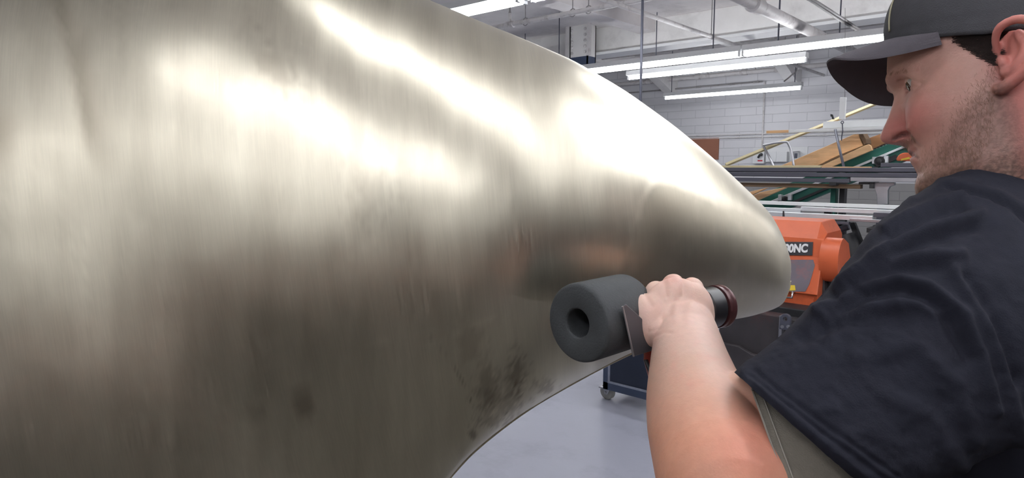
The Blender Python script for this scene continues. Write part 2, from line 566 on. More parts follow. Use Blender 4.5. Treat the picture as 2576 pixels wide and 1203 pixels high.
# pipes beyond the girder
for (a, b, yy, r_, m_, lab) in (((1600, 208), (1980, 172), 12.2, 0.04, M_PIPE, 'whitish pipe with couplings high on the block wall'),
                                ((1640, 229), (1918, 205), 12.5, 0.014, M_DARKPIPE, 'thin dark conduit along the top of the block wall'),
                                ((1560, 142), (2100, 70), 9.8, 0.03, M_DARKPIPE, 'dark pipe just behind the girder')):
    z = Py((a[0] + b[0]) / 2, (a[1] + b[1]) / 2, yy)[2]
    xa, xe = Py(*a, yy)[0], Py(*b, yy)[0]
    t = empty('ceiling_pipe', (xa, yy, z), lab, 'pipe')
    MB().tube([(X0, yy, z), (xe + 3.5, yy, z)] if r_ > 0.02 else [(xa - 3, yy, z), (xe, yy, z)], r_, 12).build('pipe', m_, t, smooth=True)
    for f_ in (0.1, 0.45, 0.75, 0.95):
        xx = xa + (xe - xa) * f_
        k = MB(); k.tube([(xx - 0.05, yy, z), (xx + 0.05, yy, z)], r_ * 1.35, 12)
        k.build('coupling', m_, t, smooth=True, auto=40)
        if r_ > 0.02:
            k = MB(); k.tube([(xx + 0.2, yy, z), (xx + 0.2, yy, ZC - .004)], 0.007, 6); k.build('pipe_hanger', M_DARKPIPE, t)
# near dark pole
pp = P(1614, 120, 5.2)
MB().tube([(pp[0], pp[1], 0.9), (pp[0], pp[1], ZC)], 0.0105, 12).build('hanging_rod', M_DARKROD, smooth=True, label='thick grey rod hanging vertically in front of the strip lights', cat='rod')
# ------------------------------------------------------------------ things on the block wall
YW = Y1


def wallrect(x0, y0, x1, y1, th, off=0.0):
    a = Py(x0, y0, YW); b = Py(x1, y1, YW)
    zc0 = Py((x0 + x1) / 2, y1, YW)[2]; zc1 = Py((x0 + x1) / 2, y0, YW)[2]
    return (a[0], YW - th - off, zc0), (b[0], YW - off, zc1)


def pipe_on_wall(name, pts, r, label, m_=None):
    k = MB()
    k.tube([Py(a, b, YW - 0.02) for a, b in pts], r, 8)
    return k.build(name, m_ or M_PIPE, smooth=True, auto=50, label=label, cat='conduit')


xv = Py(1920, 300, YW - 0.02)[0]
k = MB(); k.tube([(xv, YW - 0.02, Py(1920, 376, YW)[2]), (xv, YW - 0.02, Py(1920, 206, YW)[2])], 0.016, 8)
k.build('wall_conduit', M_PIPE, smooth=True, auto=50, label='vertical grey conduit running down the block wall to the switch box', cat='conduit')
for dz, lab in ((0, 'upper of two grey conduits running along the block wall'), (0.06, 'lower of two grey conduits running along the block wall')):
    z = Py(1920, 337, YW)[2] - dz
    k = MB(); k.tube([(-12, YW - 0.02, z), (1, YW - 0.02, z)], 0.012, 8)
    for xx in (-6.5, -5.2, -4.3, -3.6, -2.4): k.tube([(xx - 0.03, YW - 0.02, z), (xx + 0.03, YW - 0.02, z)], 0.018, 8)
    k.build('wall_conduit', M_PIPE, smooth=True, auto=50, label=lab, cat='conduit')
MB().box(*wallrect(1700, 348, 1808, 402, 0.03)).build('hardboard_panel', M_PLY, bevel=0.004, label='brown hardboard panel fixed to the block wall', cat='panel')
# switch box
lo, hi = wallrect(1901, 373, 1928, 412, 0.14)
t = empty('switch_box', ((lo[0] + hi[0]) / 2, YW, lo[2]), 'white isolator switch box with black lever and red label', 'switch')
MB().box(lo, hi).build('box', M_WHITEPAINT, t, bevel=0.012)
yq = YW - 0.14
hp = [Py(*q, yq) for q in ((1907, 394), (1905, 397), (1912, 388), (1918, 385), (1917, 392), (1911, 394))]
k = MB(); k.tube([Py(1907, 397, yq - 0.03), Py(1911, 390, yq - 0.04), Py(1916, 388, yq - 0.03)], [0.02, 0.022, 0.025], 10); k.tube([Py(1915, 389, yq), Py(1915, 389, yq - 0.04)], 0.03, 12)
k.build('lever', M_BLACK, t)
a, b = Py(1906, 403, yq), Py(1918, 406, yq)
MB().box((a[0], yq - 0.004, b[2]), (b[0], yq, a[2])).build('red_label', M_LABELRED, t)
# back plate and boxes
MB().box(*wallrect(1930, 370, 2031, 408, 0.02)).build('mounting_board', M_WHITEPAINT, bevel=0.004, label='white mounting board behind the small electrical boxes', cat='board')
for (x0, x1, lab) in ((1935, 1958, 'plain white junction box, next to the switch box'), (1961, 1985, 'plain white junction box in the middle of the mounting board')):
    lo, hi = wallrect(x0, 382, x1, 407, 0.12, 0.02)
    t = empty('junction_box', ((lo[0] + hi[0]) / 2, YW, lo[2]), lab, 'junction box')
    MB().box(lo, hi).build('box', M_WHITEPAINT, t, bevel=0.006)
    MB().box((lo[0] - 0.006, lo[1] - 0.012, lo[2] - 0.004), (hi[0] + 0.006, lo[1], hi[2] + 0.004)).build('lid', M_WHITEPAINT, t, bevel=0.004)
lo, hi = wallrect(1994, 380, 2013, 404, 0.1, 0.02)
t = empty('meter_box', ((lo[0] + hi[0]) / 2, YW, lo[2]), 'small white breaker box with a dark window and handle loop', 'breaker box')
MB().box(lo, hi).build('box', M_WHITEPAINT, t, bevel=0.006)
a, b = Py(1999, 386, lo[1]), Py(2006, 398, lo[1])
MB().box((a[0], lo[1] - 0.01, b[2]), (b[0], lo[1], a[2])).build('window', M_DARKROD, t)
MB().tube([Py(1996, 402, lo[1] - 0.03), Py(1996, 382, lo[1] - 0.03), Py(2010, 381, lo[1] - 0.03), Py(2011, 398, lo[1] - 0.03)], 0.01, 8).build('handle', M_STEEL, t)


# ------------------------------------------------------------------ helpers for stock lying on the rack
def prismY(px, y, th):
    return [Py(a, b, y) for a, b in px], (0, th, 0)


def stock(name, px, y, th, m_, label, cat, group=None, bevel=0.003):
    k = MB(); k.prism(*prismY(px, y, th))
    return k.build(name, m_, bevel=bevel, label=label, cat=cat, group=group)


def barX(x0, x1, ya, yb, y, th):
    """box along X: left/right pixel, upper/lower pixel at its middle"""
    xm = (x0 + x1) / 2
    za, zb = Py(xm, ya, y)[2], Py(xm, yb, y)[2]
    return (Py(x0, ya, y)[0], y, zb), (Py(x1, ya, y)[0], y + th, za)


YR = 6.6
# three mill steel box sections + a galvanised one
for (x0, x1, ya, yb, lab, m_) in ((1700, 2420, 422, 432, 'topmost of the stacked dark steel tubes on the rack', M_DARKSTEEL),
                                  (1700, 2420, 434.5, 445, 'middle of the stacked dark steel tubes on the rack', M_DARKSTEEL),
                                  (1700, 2138, 447.5, 457, 'lowest of the stacked dark steel tubes on the rack', M_DARKSTEEL),
                                  (2139, 2420, 447.5, 458, 'light grey steel tube butted against the lowest dark tube', M_STEEL)):
    lo, hi = barX(x0, x1, ya, yb, YR, 0.06)
    MB().box(lo, hi).build('steel_tube', m_, bevel=0.004, label=lab, cat='steel tube', group='steel tubes on the upper rack arms')
# backing shadow tube rows (second column of tubes behind)
for k_ in range(2):
    lo, hi = barX(1720, 2430, 424 + 12 * k_, 434 + 12 * k_, YR + 0.09, 0.06)
    MB().box(lo, hi).build('steel_tube', M_DARKSTEEL, bevel=0.004, label='dark steel tube in the second stack, behind the front tubes', cat='steel tube', group='steel tubes on the upper rack arms')
lo, hi = barX(1720, 2165, 461, 471, YR + 0.08, 0.09)
MB().box(lo, hi).build('timber_beam', mat('old_timber', srgb(116, 94, 72), 0.7, var=0.15, vscale=4, stretch=(1, 1, 6)), bevel=0.004, label='brown timber under the dark steel tubes', cat='timber')
# thin laths on top
lo, hi = barX(1700, 2065, 416.5, 421.8, YR + 0.0, 0.05)
MB().box(lo, hi).build('lath', M_STRIP, bevel=0.002, label='long pale lath lying on top of the dark steel tubes', cat='lath')
lo, hi = barX(2066, 2190, 419.5, 422.4, YR + 0.01, 0.05)
MB().box(lo, hi).build('lath', M_WOOD, bevel=0.002, label='short brown lath lying at the end of the long pale lath', cat='lath')
# dark plate stack under the man's chin
lo, hi = barX(2215, 2400, 410, 421, YR + 0.05, 0.12)
MB().box(lo, hi).build('steel_block', M_DARKSTEEL, bevel=0.004, label='grey steel block lying on the tubes below the orange disc', cat='block')
# rack: uprights, arms
t = empty('cantilever_rack', (Py(2100, 500, YR)[0], YR + 0.3, 0), 'cantilever stock rack with one green and one black post and curved grey arms', 'rack')
for (x0, x1, m_, nm) in ((2089, 2102, M_GREEN, 'green_post'), (2111, 2124, M_BLACK, 'black_post')):
    a = Py(x0, 490, YR + 0.35)[0]; b = Py(x1, 490, YR + 0.35)[0]
    MB().box((a, YR + 0.35, 0), (b, YR + 0.45, Py(2100, 466, YR + 0.35)[2])).build(nm, m_, t, bevel=0.004)
arm = [(2188, 459), (2250, 459), (2250, 466), (2238, 470), (2233, 480), (2233, 515), (2206, 515), (2205, 490), (2200, 476), (2188, 468)]
MB().prism(*prismY(arm, YR + 0.1, 0.06)).build('curved_arm', M_STEEL, t, bevel=0.004)
x_ = Py(2220, 500, YR + 0.1)[0]
k = MB(); k.box((x_ - 0.04, YR + 0.1, 0), (x_ + 0.04, YR + 0.16, Py(2220, 515, YR + 0.1)[2])); k.build('grey_post', M_DARKROD, t)
k = MB(); k.box(*barX(2160, 2186, 458.5, 464, YR + 0.05, 0.2)); k.box(*barX(2187, 2198, 458.5, 474, YR + 0.05, 0.2)); k.build('clamp_block', M_BLACK, t, bevel=0.003)
zb_ = Py(2050, 462, YR)[2]
k = MB()
for q in (2095, 2340):
    xx = Py(q, 462, YR)[0]
    k.box((xx - 0.03, YR - 0.01, barX(1700, 2420, 447.5, 457, YR, 0.06)[0][2] - 0.035), (xx + 0.03, YR + 0.4, barX(1700, 2420, 447.5, 457, YR, 0.06)[0][2] - 0.002))
k.build('support_arm', M_BLACK, t, bevel=0.003)
# lower layer: aluminium profiles
YL = 6.2
for (x0, x1, ya, yb, yy, lab, m_) in ((1780, 2290, 509.5, 518.5, YL + 0.16, 'bright white-faced aluminium bar, rearmost on the lower rack arms', M_WHITEBOARD),
                                      (1780, 2014, 521, 533, YL + 0.06, 'short aluminium channel ending halfway, on the lower rack arms', M_ALU),
                                      (2014, 2270, 525, 536, YL + 0.1, 'round-edged aluminium bar beside the man on the lower rack arms', M_ALU),
                                      (1780, 2196, 535, 547, YL, 'front aluminium angle on the lower rack arms', M_ALU),
                                      (2197, 2300, 537, 548, YL, 'dark steel flat bar butted to the front aluminium angle', M_DARKSTEEL),
                                      (1780, 2136, 550, 556.5, YL - 0.02, 'dark steel bar beneath the aluminium profiles', M_DARKSTEEL),
                                      (2137, 2300, 553.5, 561, YL - 0.02, 'light grey steel bar beneath the dark flat bar', M_STEEL)):
    lo, hi = barX(x0, x1, ya, yb, yy, 0.05)
    MB().box(lo, hi).build('metal_bar', m_, bevel=0.003, label=lab, cat='metal bar', group='metal bars on the lower rack arms')
for q in (1830, 2060, 2195):
    k = MB()
    xx = Py(q, 556, YL)[0]
    z = Py(2060, 562, YL)[2]
    k.box((xx - 0.025, YL - 0.08, z - 0.05), (xx + 0.025, YR + 0.4, z - 0.01))
    k.box((xx - 0.025, YR + 0.35, 0), (xx + 0.025, YR + 0.43, z - 0.01))
    k.build('lower_arm', M_BLACK, t, bevel=0.003)
MB().prism(*prismY([(1968, 553), (1969, 531), (1971, 531), (1973, 553)], YL - 0.09, 0.02)).build('stop_pin', M_BLACK, t)
# dark machinery behind the orange head
t = empty('drive_unit', (Py(2150, 640, 6.3)[0], 6.4, 0), 'black drive motor and struts in the gloom behind the orange guard', 'machine')
MB().tube([Py(2125, 590, 6.3), Py(2165, 700, 6.3)], 0.085, 18).build('motor', M_BLACK, t, smooth=True, auto=40)
MB().tube([Py(2075, 592, 6.4), Py(2135, 570, 6.4)], 0.03, 12).build('shaft', M_DARKROD, t, smooth=True, auto=40)
k = MB(); k.obox(Py(2080, 600, 6.5), (1, 0, 0), (0, 1, 0), (0, 0, 1), 0.06, 0.06, 0.6); k.prism(*prismY([(2040, 560), (2056, 560), (2110, 620), (2096, 624)], 6.5, 0.05)); k.prism(*prismY([(2135, 560), (2150, 560), (2190, 660), (2172, 664)], 6.55, 0.05))
k.build('strut', M_BLACK, t, bevel=0.004)
zt = Py(2150, 655, 6.2)[2]
k = MB(); k.box((Py(2080, 650, 6.2)[0], 6.2, 0), (Py(2330, 650, 6.2)[0], 6.7, zt)); k.build('base', M_BLACK, t, bevel=0.01)
k = MB(); k.box((Py(2180, 640, 6.6)[0], 6.75, 0), (Py(2380, 640, 6.6)[0], 6.85, Py(2200, 570, 6.6)[2])); k.build('back_plate', M_BLACK, t, bevel=0.01)

# inclined roller feed (green) with wooden boards on it, behind the rack
YG = 7.6
t = empty('inclined_feeder', (Py(2100, 470, YG)[0], YG + 0.2, 0), 'green inclined feed table with a toothed edge and an aluminium slide', 'machine')
grn = [(1880, 503), (2296, 338), (2312, 346), (2318, 372), (2300, 395), (1990, 523), (1880, 523)]
k = MB(); k.prism(*prismY(grn, YG, 0.12)); k.build('table_frame', M_GREEN, t, bevel=0.006)
k = MB()
d0 = np.array([2060, 432.0]); d1 = np.array([2292, 340.0])
for i in range(30):
    a = d0 + (d1 - d0) * i / 30; b = d0 + (d1 - d0) * (i + 0.55) / 30
    n_ = np.array([-1.3, -3.6])
    k.prism(*prismY([tuple(a), tuple(b), tuple(b + n_), tuple(a + n_)], YG + 0.02, 0.05))
k.build('toothed_edge', M_BLACK, t)
k = MB(); k.prism(*prismY([(1930, 509), (2284, 362), (2287, 367), (1936, 514)], YG - 0.04, 0.04)); k.build('slide_rail', M_ALU, t, bevel=0.004)
k = MB(); k.prism(*prismY([(1990, 508), (2300, 377), (2302, 381), (1994, 513)], YG - 0.03, 0.03)); k.build('dark_rail', M_BLACK, t)
k = MB(); k.prism(*prismY([(2200, 412), (2252, 389), (2258, 394), (2254, 400), (2206, 420)], YG - 0.02, 0.02)); k.build('slot', M_BLACK, t)
for q in ((2214, 406), (1975, 500)):
    c = Py(*q, YG - 0.05); ay = np.array([0, -1, 0])
    kr = 0.05 if q[0] > 2000 else 0.028
    k = MB(); k.lathe(c, ay, [(0, kr), (0.03, kr), (0.03, kr * .6), (0.06, kr * .6), (0.065, kr * .4)], 20); k.build('clamp_knob', M_BLACK, t, smooth=True, auto=40)
    for jx, jz in ((-0.05, 0.01), (0.055, 0.02)):
        k = MB(); k.obox(c + [jx, 0, jz], (1, 0, 0), (0, 1, 0), (0, 0, 1), 0.04, 0.05, 0.07); k.build('clamp_jaw', M_ALU, t, bevel=0.004)
for q in (1930, 2345):
    xx = Py(q, 500, YG)[0]
    MB().box((xx - 0.04, YG + 0.02, 0), (xx + 0.04, YG + 0.1, Py(q, 523 if q < 2000 else 412, YG)[2])).build('leg', M_GREEN, t, bevel=0.004)
YB = 7.4
stock('pine_board', [(1958, 420), (2155, 335), (2158, 336), (2171, 366), (2100, 395), (2050, 420)], YB + 0.02, 0.2, M_WOOD, 'broad pine board leaning at a slope above the tubes', 'board')
stock('shaded_end_block', [(2159, 335), (2168, 332), (2178, 350), (2180, 361), (2173, 364)], YB, 0.2, MATS['old_timber'], 'shaded upper end of the broad pine board, drawn as a dark block', 'block')  # dark block stands in for the board's shaded end face
stock('pine_plank', [(2060, 420), (2184, 363), (2190, 367), (2194, 378), (2170, 388), (2092, 420)], YB - 0.04, 0.05, M_WOOD, 'narrow notched pine plank sloping below the broad board', 'plank')
stock('brown_plank', [(2172, 352), (2230, 332), (2250, 350), (2194, 376), (2188, 366)], YB + 0.36, 0.1, M_WOODDK, 'brown plank sloping up behind the man\'s nose', 'plank')
stock('pine_offcut', [(1876, 485), (1928, 473), (1905, 484), (1886, 493)], YB, 0.06, M_WOOD, 'upper of the two pine offcuts below the brown timber', 'plank')
stock('pine_offcut', [(1886, 496), (1912, 484), (1980, 470), (1975, 474), (1903, 505)], YB - 0.02, 0.06, M_WOOD, 'lower of the two pine offcuts below the brown timber', 'plank')
# orange disc guard behind mouth
t = empty('saw_guard', Py(2280, 400, 7.2), 'orange rounded saw guard with a yellow sticker behind the man\'s mouth', 'saw guard')
og = [(2255, 405)] + [(2278 + 24 * math.cos(R(a)), 404 - 20 * math.sin(R(a))) for a in range(170, 5, -15)] + [(2302, 406)]
MB().prism(*prismY(og, 7.2, 0.1)).build('guard', M_ORANGE, t, bevel=0.01)
MB().prism(*prismY([(2266, 404), (2267, 400), (2287, 395), (2289, 400)], 7.19, 0.01)).build('sticker', M_YELLOW, t)
zz = Py(2278, 408, 7.2)[2]; xx = Py(2345, 408, 7.2)[0]
MB().box((Py(2290, 408, 7.2)[0], 7.24, zz), (xx + 0.04, 7.3, zz + 0.04)).build('bracket', M_GREEN, t)
MB().box((xx - 0.04, 7.24, 0), (xx + 0.04, 7.3, zz + 0.02)).build('stand', M_GREEN, t)

# white boards slung above, rods and hook
YH = 7.0
for (x0, x1, ya, yb, yy, m_, lab) in ((1984, 2420, 319, 326.5, YH, M_WHITEBOARD, 'long white primed board slung above the rack, middle of three'),
                                      (2071, 2420, 299, 317, YH + 0.06, M_WHITEBOARD, 'wide white primed board on top of the slung boards'),
                                      (2113, 2420, 325.5, 334, YH + 0.07, M_WHITEBOARD, 'lowest white primed board of the slung boards')):
    lo, hi = barX(x0, x1, ya, yb, yy, 0.05)
    # follow the photograph's slight slope by hanging a little higher to the right
    o = MB().box(lo, hi).build('primed_board', m_, bevel=0.003, label=lab, cat='board', group='white boards slung above the rack')
    if x0 == 1984:
        a, b = barX(1928, 1984.5, 321, 330, yy, 0.05)
        a = (a[0], a[1], lo[2]); b = (b[0], b[1], hi[2])
        MB().box(a, b).build('bare_end', M_WOOD, o, bevel=0.003)
lo, hi = barX(2113, 2128, 245, 300, YH + 0.02, 0.03)
t = empty('white_upright', ((lo[0] + hi[0]) / 2, YH, lo[2]), 'short white upright slat standing on the slung boards', 'slat')
MB().box(lo, (hi[0], hi[1], ZC - 1.2 if False else hi[2])).build('slat', M_WHITEBOARD, t, bevel=0.003)
MB().tube([Py(2125, 246, YH + 0.035), Py(2126, 120, YH + 0.035), Py(2126, 20, YH + 0.035)], 0.0016, 6).build('wire', M_WIRE, t)
t = empty('chain_hook', Py(2119, 310, YH - 0.02), 'small hook and chain hanging over the slung boards', 'hook')
k = MB(); c = Py(2119, 308, YH - 0.02); k.tube([c + np.array([0.012 * math.cos(a), 0, 0.012 * math.sin(a)]) for a in np.linspace(0, 2 * math.pi, 14)], 0.004, 6)
k.build('eye', M_DARKROD, t)
MB().tube([Py(2119, 311, YH - 0.02), Py(2120, 330, YH - 0.02), Py(2117, 345, YH - 0.02), Py(2117, 354, YH - 0.02)], 0.005, 8).build('chain', M_DARKROD, t)
MB().tube([Py(2101, 326, YH), Py(2112, 375, YH - 0.1), Py(2123, 421.5, YR + 0.03)], 0.012, 10).build('steel_prop', M_DARKROD, smooth=True, label='thin steel rod sloping from the slung boards to the rack', cat='rod')
MB().tube(bezier([Py(1949, 424, YR + 0.1), Py(1934, 392, YR + 0.25), Py(1921, 368, YR + 0.3), Py(1926, 365, YR + 0.3), Py(1950, 360, YR + 0.3), Py(1976, 357.5, YR + 0.3), Py(1983, 362, YR + 0.3), Py(1990, 380, YR + 0.25), Py(1998, 424, YR + 0.1)], 40), 0.011, 10).build('bent_rod', M_STEEL, smooth=True, label='bent steel rod hoop standing on the tubes in front of the electrical boxes', cat='rod')
a, b = Py(1826, 415, YR + 0.07), Py(2290, 225, YR + 1.4)
MB().tube([a, b], 0.02, 4).build('long_lath', M_STRIP, label='long thin pale lath slanting up from the tubes towards the cap', cat='lath')
MB().prism(*prismY([(2089, 287), (2094, 288), (2098, 300), (2093, 300), (2092, 294), (2089, 293)], YH + 0.04, 0.02)).build('spring_clip', M_BLACK, label='little dark clip on the slung boards beside the white upright', cat='clip')

# ------------------------------------------------------------------ orange machine
YM = 5.0
xr = Py(2063, 640, YM)[0]
xl = xr - 0.62
zf = lambda py: Py(2020, py, YM)[2]
t = empty('tube_bender', ((xl + xr) / 2, YM + 0.25, 0), 'orange metalworking machine with 00NC nameplate on a dark grimy base', 'machine')
prof = [(YM + 0.02, zf(768)), (YM + 0.0, zf(740)), (YM - 0.02, zf(738)), (YM + 0.06, zf(648)), (YM + 0.08, zf(602)), (YM + 0.16, zf(560)), (YM + 0.5, zf(560)), (YM + 0.55, zf(600)), (YM + 0.55, zf(768))]
k = MB()
# right end chamfered at the top corner
ringL = [np.array([xl, y, z]) for y, z in prof]
ringM = [np.array([xr - 0.05, y, z]) for y, z in prof]
zt_ = zf(602)
ringR = []
for y, z in prof:
    ringR.append(np.array([xr, y + (0.0), min(z, zt_ + 0.02 + (0.02 if y > YM + 0.15 else 0))]))
k.rings([ringL, ringM, ringR])
k.build('head_cover', M_ORANGE, t, bevel=0.006)
# grey worn panel on the sloping front
def onfront(px, py, lift):
    """point on the sloped front between (YM-.02, zf738) and (YM+.06, zf648)"""
    for _ in range(1):
        n_ = unit(np.array([0, -(zf(648) - zf(738)), 0.08]))
        a_ = np.array([0, YM - 0.02, zf(738)])
        r = ray(px, py)
        s = ((a_ - CAM) @ n_) / (r @ n_)
        return CAM + r * s + n_ * lift
n_ = unit(np.array([0, -(zf(648) - zf(738)), 0.08]))
wp = [onfront(1880, 654, 0.001), onfront(2046, 654, 0.001), onfront(2050, 668, 0.001), onfront(2044, 690, 0.001), onfront(2036, 716, 0.001), onfront(2026, 734, 0.001), onfront(1880, 734, 0.001)]
MB().prism(wp, n_ * 0.003).build('bare_metal_patch', M_GREYPANEL, t)
a_ = [onfront(1962, 718, 0.002), onfront(2000, 718, 0.002), onfront(2002, 731, 0.002), onfront(1962, 733, 0.002)]
MB().prism(a_, n_ * 0.004).build('yellow_label', M_YELLOW, t)
# nameplate
def onplate(px, py, lift):
    n2 = unit(np.array([0, -(zf(602) - zf(648)), 0.02]))
    a_ = np.array([0, YM + 0.06, zf(648)])
    r = ray(px, py)
    return CAM + r * (((a_ - CAM) @ n2) / (r @ n2)) + n2 * lift
n2 = unit(np.array([0, -(zf(602) - zf(648)), 0.02]))
pl = [onplate(1860, 608, 0.002), onplate(2046, 609, 0.002), onplate(2044, 643, 0.002), onplate(1860, 641, 0.002)]
npl = MB().prism(pl, n2 * 0.006).build('nameplate', mat('nameplate_grey', srgb(58, 58, 62), 0.45, var=0.15, vscale=20), t, bevel=0.002)
fc = bpy.data.curves.new('lettering', 'FONT')
fc.body = '00NC'
fc.size = 1.0
fc.extrude = 0.03
fc.offset = 0.045
fc.shear = 0.12
fo = bpy.data.objects.new('lettering', fc)
COL.objects.link(fo)
bpy.context.view_layer.update()
me = bpy.data.meshes.new_from_object(fo.evaluated_get(bpy.context.evaluated_depsgraph_get()))
bpy.data.objects.remove(fo)
cs = np.array([v.co for v in me.vertices])
mn, mx = cs.min(0), cs.max(0)
A0, A1 = onplate(1974, 636, 0.009), onplate(2034, 636, 0.009)
H0 = onplate(1976, 614, 0.009)
ex = unit(A1 - A0); wid = np.linalg.norm(A1 - A0)
ez = unit((H0 - A0) - ex * ((H0 - A0) @ ex)); hei = abs((H0 - A0) @ ez)
k = MB()
k.add([A0 + ex * (c[0] - mn[0]) / (mx[0] - mn[0]) * wid + ez * (c[1] - mn[1]) / (mx[1] - mn[1]) * hei + n2 * (c[2] - mn[2]) * 0.06 for c in cs], [tuple(p.vertices) for p in me.polygons])
k.build('lettering', mat('white_print', (0.85, 0.85, 0.85), 0.5), npl)
# handle
hq = [onfront(q[0], q[1], l_) for q, l_ in (((1966, 742), 0.0), ((1966, 750), 0.05), ((1998, 752), 0.05), ((1999, 737), 0.05), ((1999, 737), 0.0))]
MB().tube(hq, 0.008, 8).build('handle', M_CHROME, t, smooth=True)
MB().box((xl, YM + 0.0, zf(771)), (xr - 0.03, YM + 0.5, zf(746))).build('lower_trim', M_ORANGE, t, bevel=0.004)
# flange post on the right under the guard
MB().prism([Py(2066, 702, YM + 0.1), Py(2074, 702, YM + 0.1), Py(2074, 768, YM + 0.1), Py(2058, 780, YM + 0.1), Py(2048, 780, YM + 0.1)], (0, 0.2, 0)).build('side_bracket', M_RUSTDARK, t, bevel=0.004)
# belt guard: rounded body extruded along X
yg = YM + 0.02
zc0, zc1 = Py(2090, 602, yg)[2], Py(2090, 716, yg)[2]
xg0, xg1 = Py(2070, 650, yg + 0.1)[0], Py(2112, 650, yg)[0] - 0.01
rad = (zc0 - zc1) / 2
zc = (zc0 + zc1) / 2
gp = [(yg + rad * 0.75 - rad * 0.75 * math.cos(R(a)), zc + rad * math.sin(R(a))) for a in range(-90, 91, 15)]
gp = [(y, z) for y, z in gp] + [(yg + rad * 1.6, zc + rad * 0.7), (yg + rad * 2.1, zc - rad * 0.1), (yg + rad * 1.7, zc - rad * 0.8)]
k = MB(); k.rings([[np.array([x, y, z]) for y, z in gp] for x in (xg0, xg1)])
k.build('belt_guard', M_ORANGE, t, smooth=True, auto=35)
MB().box((xl + 0.1, YM + 0.2, zf(795)), (xr + 0.2, YM + 0.6, zf(700))).build('spindle_block', M_RUSTDARK, t, bevel=0.008)
# dark base
zb0, zb1 = 0.02, Py(1950, 797, YM - 0.35)[2]
k = MB(); k.box((Py(1800, 850, YM - 0.35)[0], YM - 0.3, 0.0), (Py(1958, 850, YM - 0.35)[0], YM + 0.6, zb1)); k.build('base_box', M_RUSTDARK, t, bevel=0.012)
k = MB(); k.box((Py(1961, 850, YM - 0.35)[0], YM - 0.27, 0.0), (Py(2150, 850, YM - 0.35)[0], YM + 0.6, zb1 - 0.015)); k.build('base_side', M_RUSTDARK, t, bevel=0.012)
x0_ = Py(1958, 850, YM - 0.35)[0]
MB().box((x0_ - 0.01, YM - 0.325, 0.0), (x0_ + 0.012, YM - 0.26, zb1 + 0.005)).build('edge_strip', M_STEEL, t, bevel=0.002)
k = MB(); k.prism([Py(*q, YM - 0.34) for q in ((1800, 860), (1858, 872), (1890, 892), (1955, 905), (1955, 935), (1800, 935))], (0, 0.04, 0)); k.build('gusset', M_RUSTDARK, t, bevel=0.006)
# lug with hole
lc = Py(1975, 803, YM - 0.36); lr = np.linalg.norm(Py(1988, 803, YM - 0.36) - lc)
outer, inner = [], []
for a in np.linspace(-40, 220, 19):
    outer.append(lc + lr * np.array([math.cos(R(a)), 0, math.sin(R(a))]))
ring_o = [lc + lr * np.array([math.cos(R(a)), 0, math.sin(R(a))]) for a in range(0, 360, 15)]
ring_o = [p if not (195 < i * 15 < 345) else np.array([lc[0] + lr * 1.05 * math.copysign(min(1, abs((p - lc)[0]) / lr * 1.3), (p - lc)[0]), p[1], lc[2] - lr * 2.2]) for i, p in enumerate(ring_o)]
ring_i = [lc + 0.42 * lr * np.array([math.cos(R(a)), 0, math.sin(R(a))]) for a in range(0, 360, 15)]
th = np.array([0, 0.03, 0])
k = MB(); k.rings([ring_o, ring_i, [p + th for p in ring_i], [p + th for p in ring_o]], close=True)
k.build('lifting_lug', M_DARKROD, t, bevel=0.002)
for q in ((1968, 822), (1983, 822)):
    k = MB(); k.lathe(Py(*q, YM - 0.36), (0, -1, 0), [(0, 0.012), (0.008, 0.012)], 8)
    k.build('bolt', M_STEEL, t)
MB().tube(bezier([Py(1840, 792, YM - 0.1), Py(1950, 783, YM - 0.1), Py(1985, 787, YM - 0.12), Py(2030, 786, YM - 0.1), Py(2060, 797, YM - 0.1)], 24), 0.013, 8).build('air_hose', mat('hose_grey', srgb(120, 120, 104), 0.5), t, smooth=True)
MB().box((Py(1880, 780, YM)[0], YM - 0.2, zb1 - 0.02), (Py(2090, 780, YM)[0], YM + 0.5, zf(770) + 0.01)).build('bed', M_BLACK, t, bevel=0.006)

# ------------------------------------------------------------------ navy cart on casters
YC = 3.45
cx0 = Py(1517, 930, YC)[0]
cx1 = cx0 + 0.50
zr1 = Py(1530, 962, YC)[2]; zr0 = Py(1530, 982, YC)[2]
zt = Py(1530, 770, YC)[2]
t = empty('parts_cart', (cx0 + 0.25, YC + 0.25, 0), 'navy blue steel cart on casters standing on the floor behind the arm', 'cart')
k = MB()
k.box((cx0, YC, zr0), (cx1, YC + 0.04, zr1)); k.box((cx0, YC + 0.5, zr0), (cx1, YC + 0.54, zr1)); k.box((cx0, YC, zr0), (cx0 + 0.04, YC + 0.54, zr1)); k.box((cx1 - 0.04, YC, zr0), (cx1, YC + 0.54, zr1))
for x in (cx0, cx1 - 0.04):
    for y in (YC, YC + 0.5):
        k.box((x, y, zr0), (x + 0.04, y + 0.04, zt))
k.box((cx0, YC, zt - 0.04), (cx1, YC + 0.54, zt))
k.build('frame', M_NAVY, t, bevel=0.003)
MB().box((cx0 + 0.04, YC + 0.012, zr1), (cx1 - 0.04, YC + 0.03, zt - 0.04)).build('front_panel', mat('dark_navy_panel', srgb(38, 46, 64), 0.5, var=0.1, vscale=5), t)
MB().box((cx0 + 0.012, YC + 0.04, zr1), (cx0 + 0.03, YC + 0.5, zt - 0.04)).build('side_panel', MATS['dark_navy_panel'], t)
k = MB(); k.box((cx0 + 0.036, YC - 0.002, zr1 - 0.004), (cx1 - 0.04, YC + 0.012, zr1 + 0.006)); k.box((cx0 + 0.038, YC - 0.002, zr1), (cx0 + 0.046, YC + 0.012, zt - 0.04))
k.build('worn_edge', mat('scuffed_paint', srgb(150, 156, 172), 0.5, var=0.2, vscale=30), t)
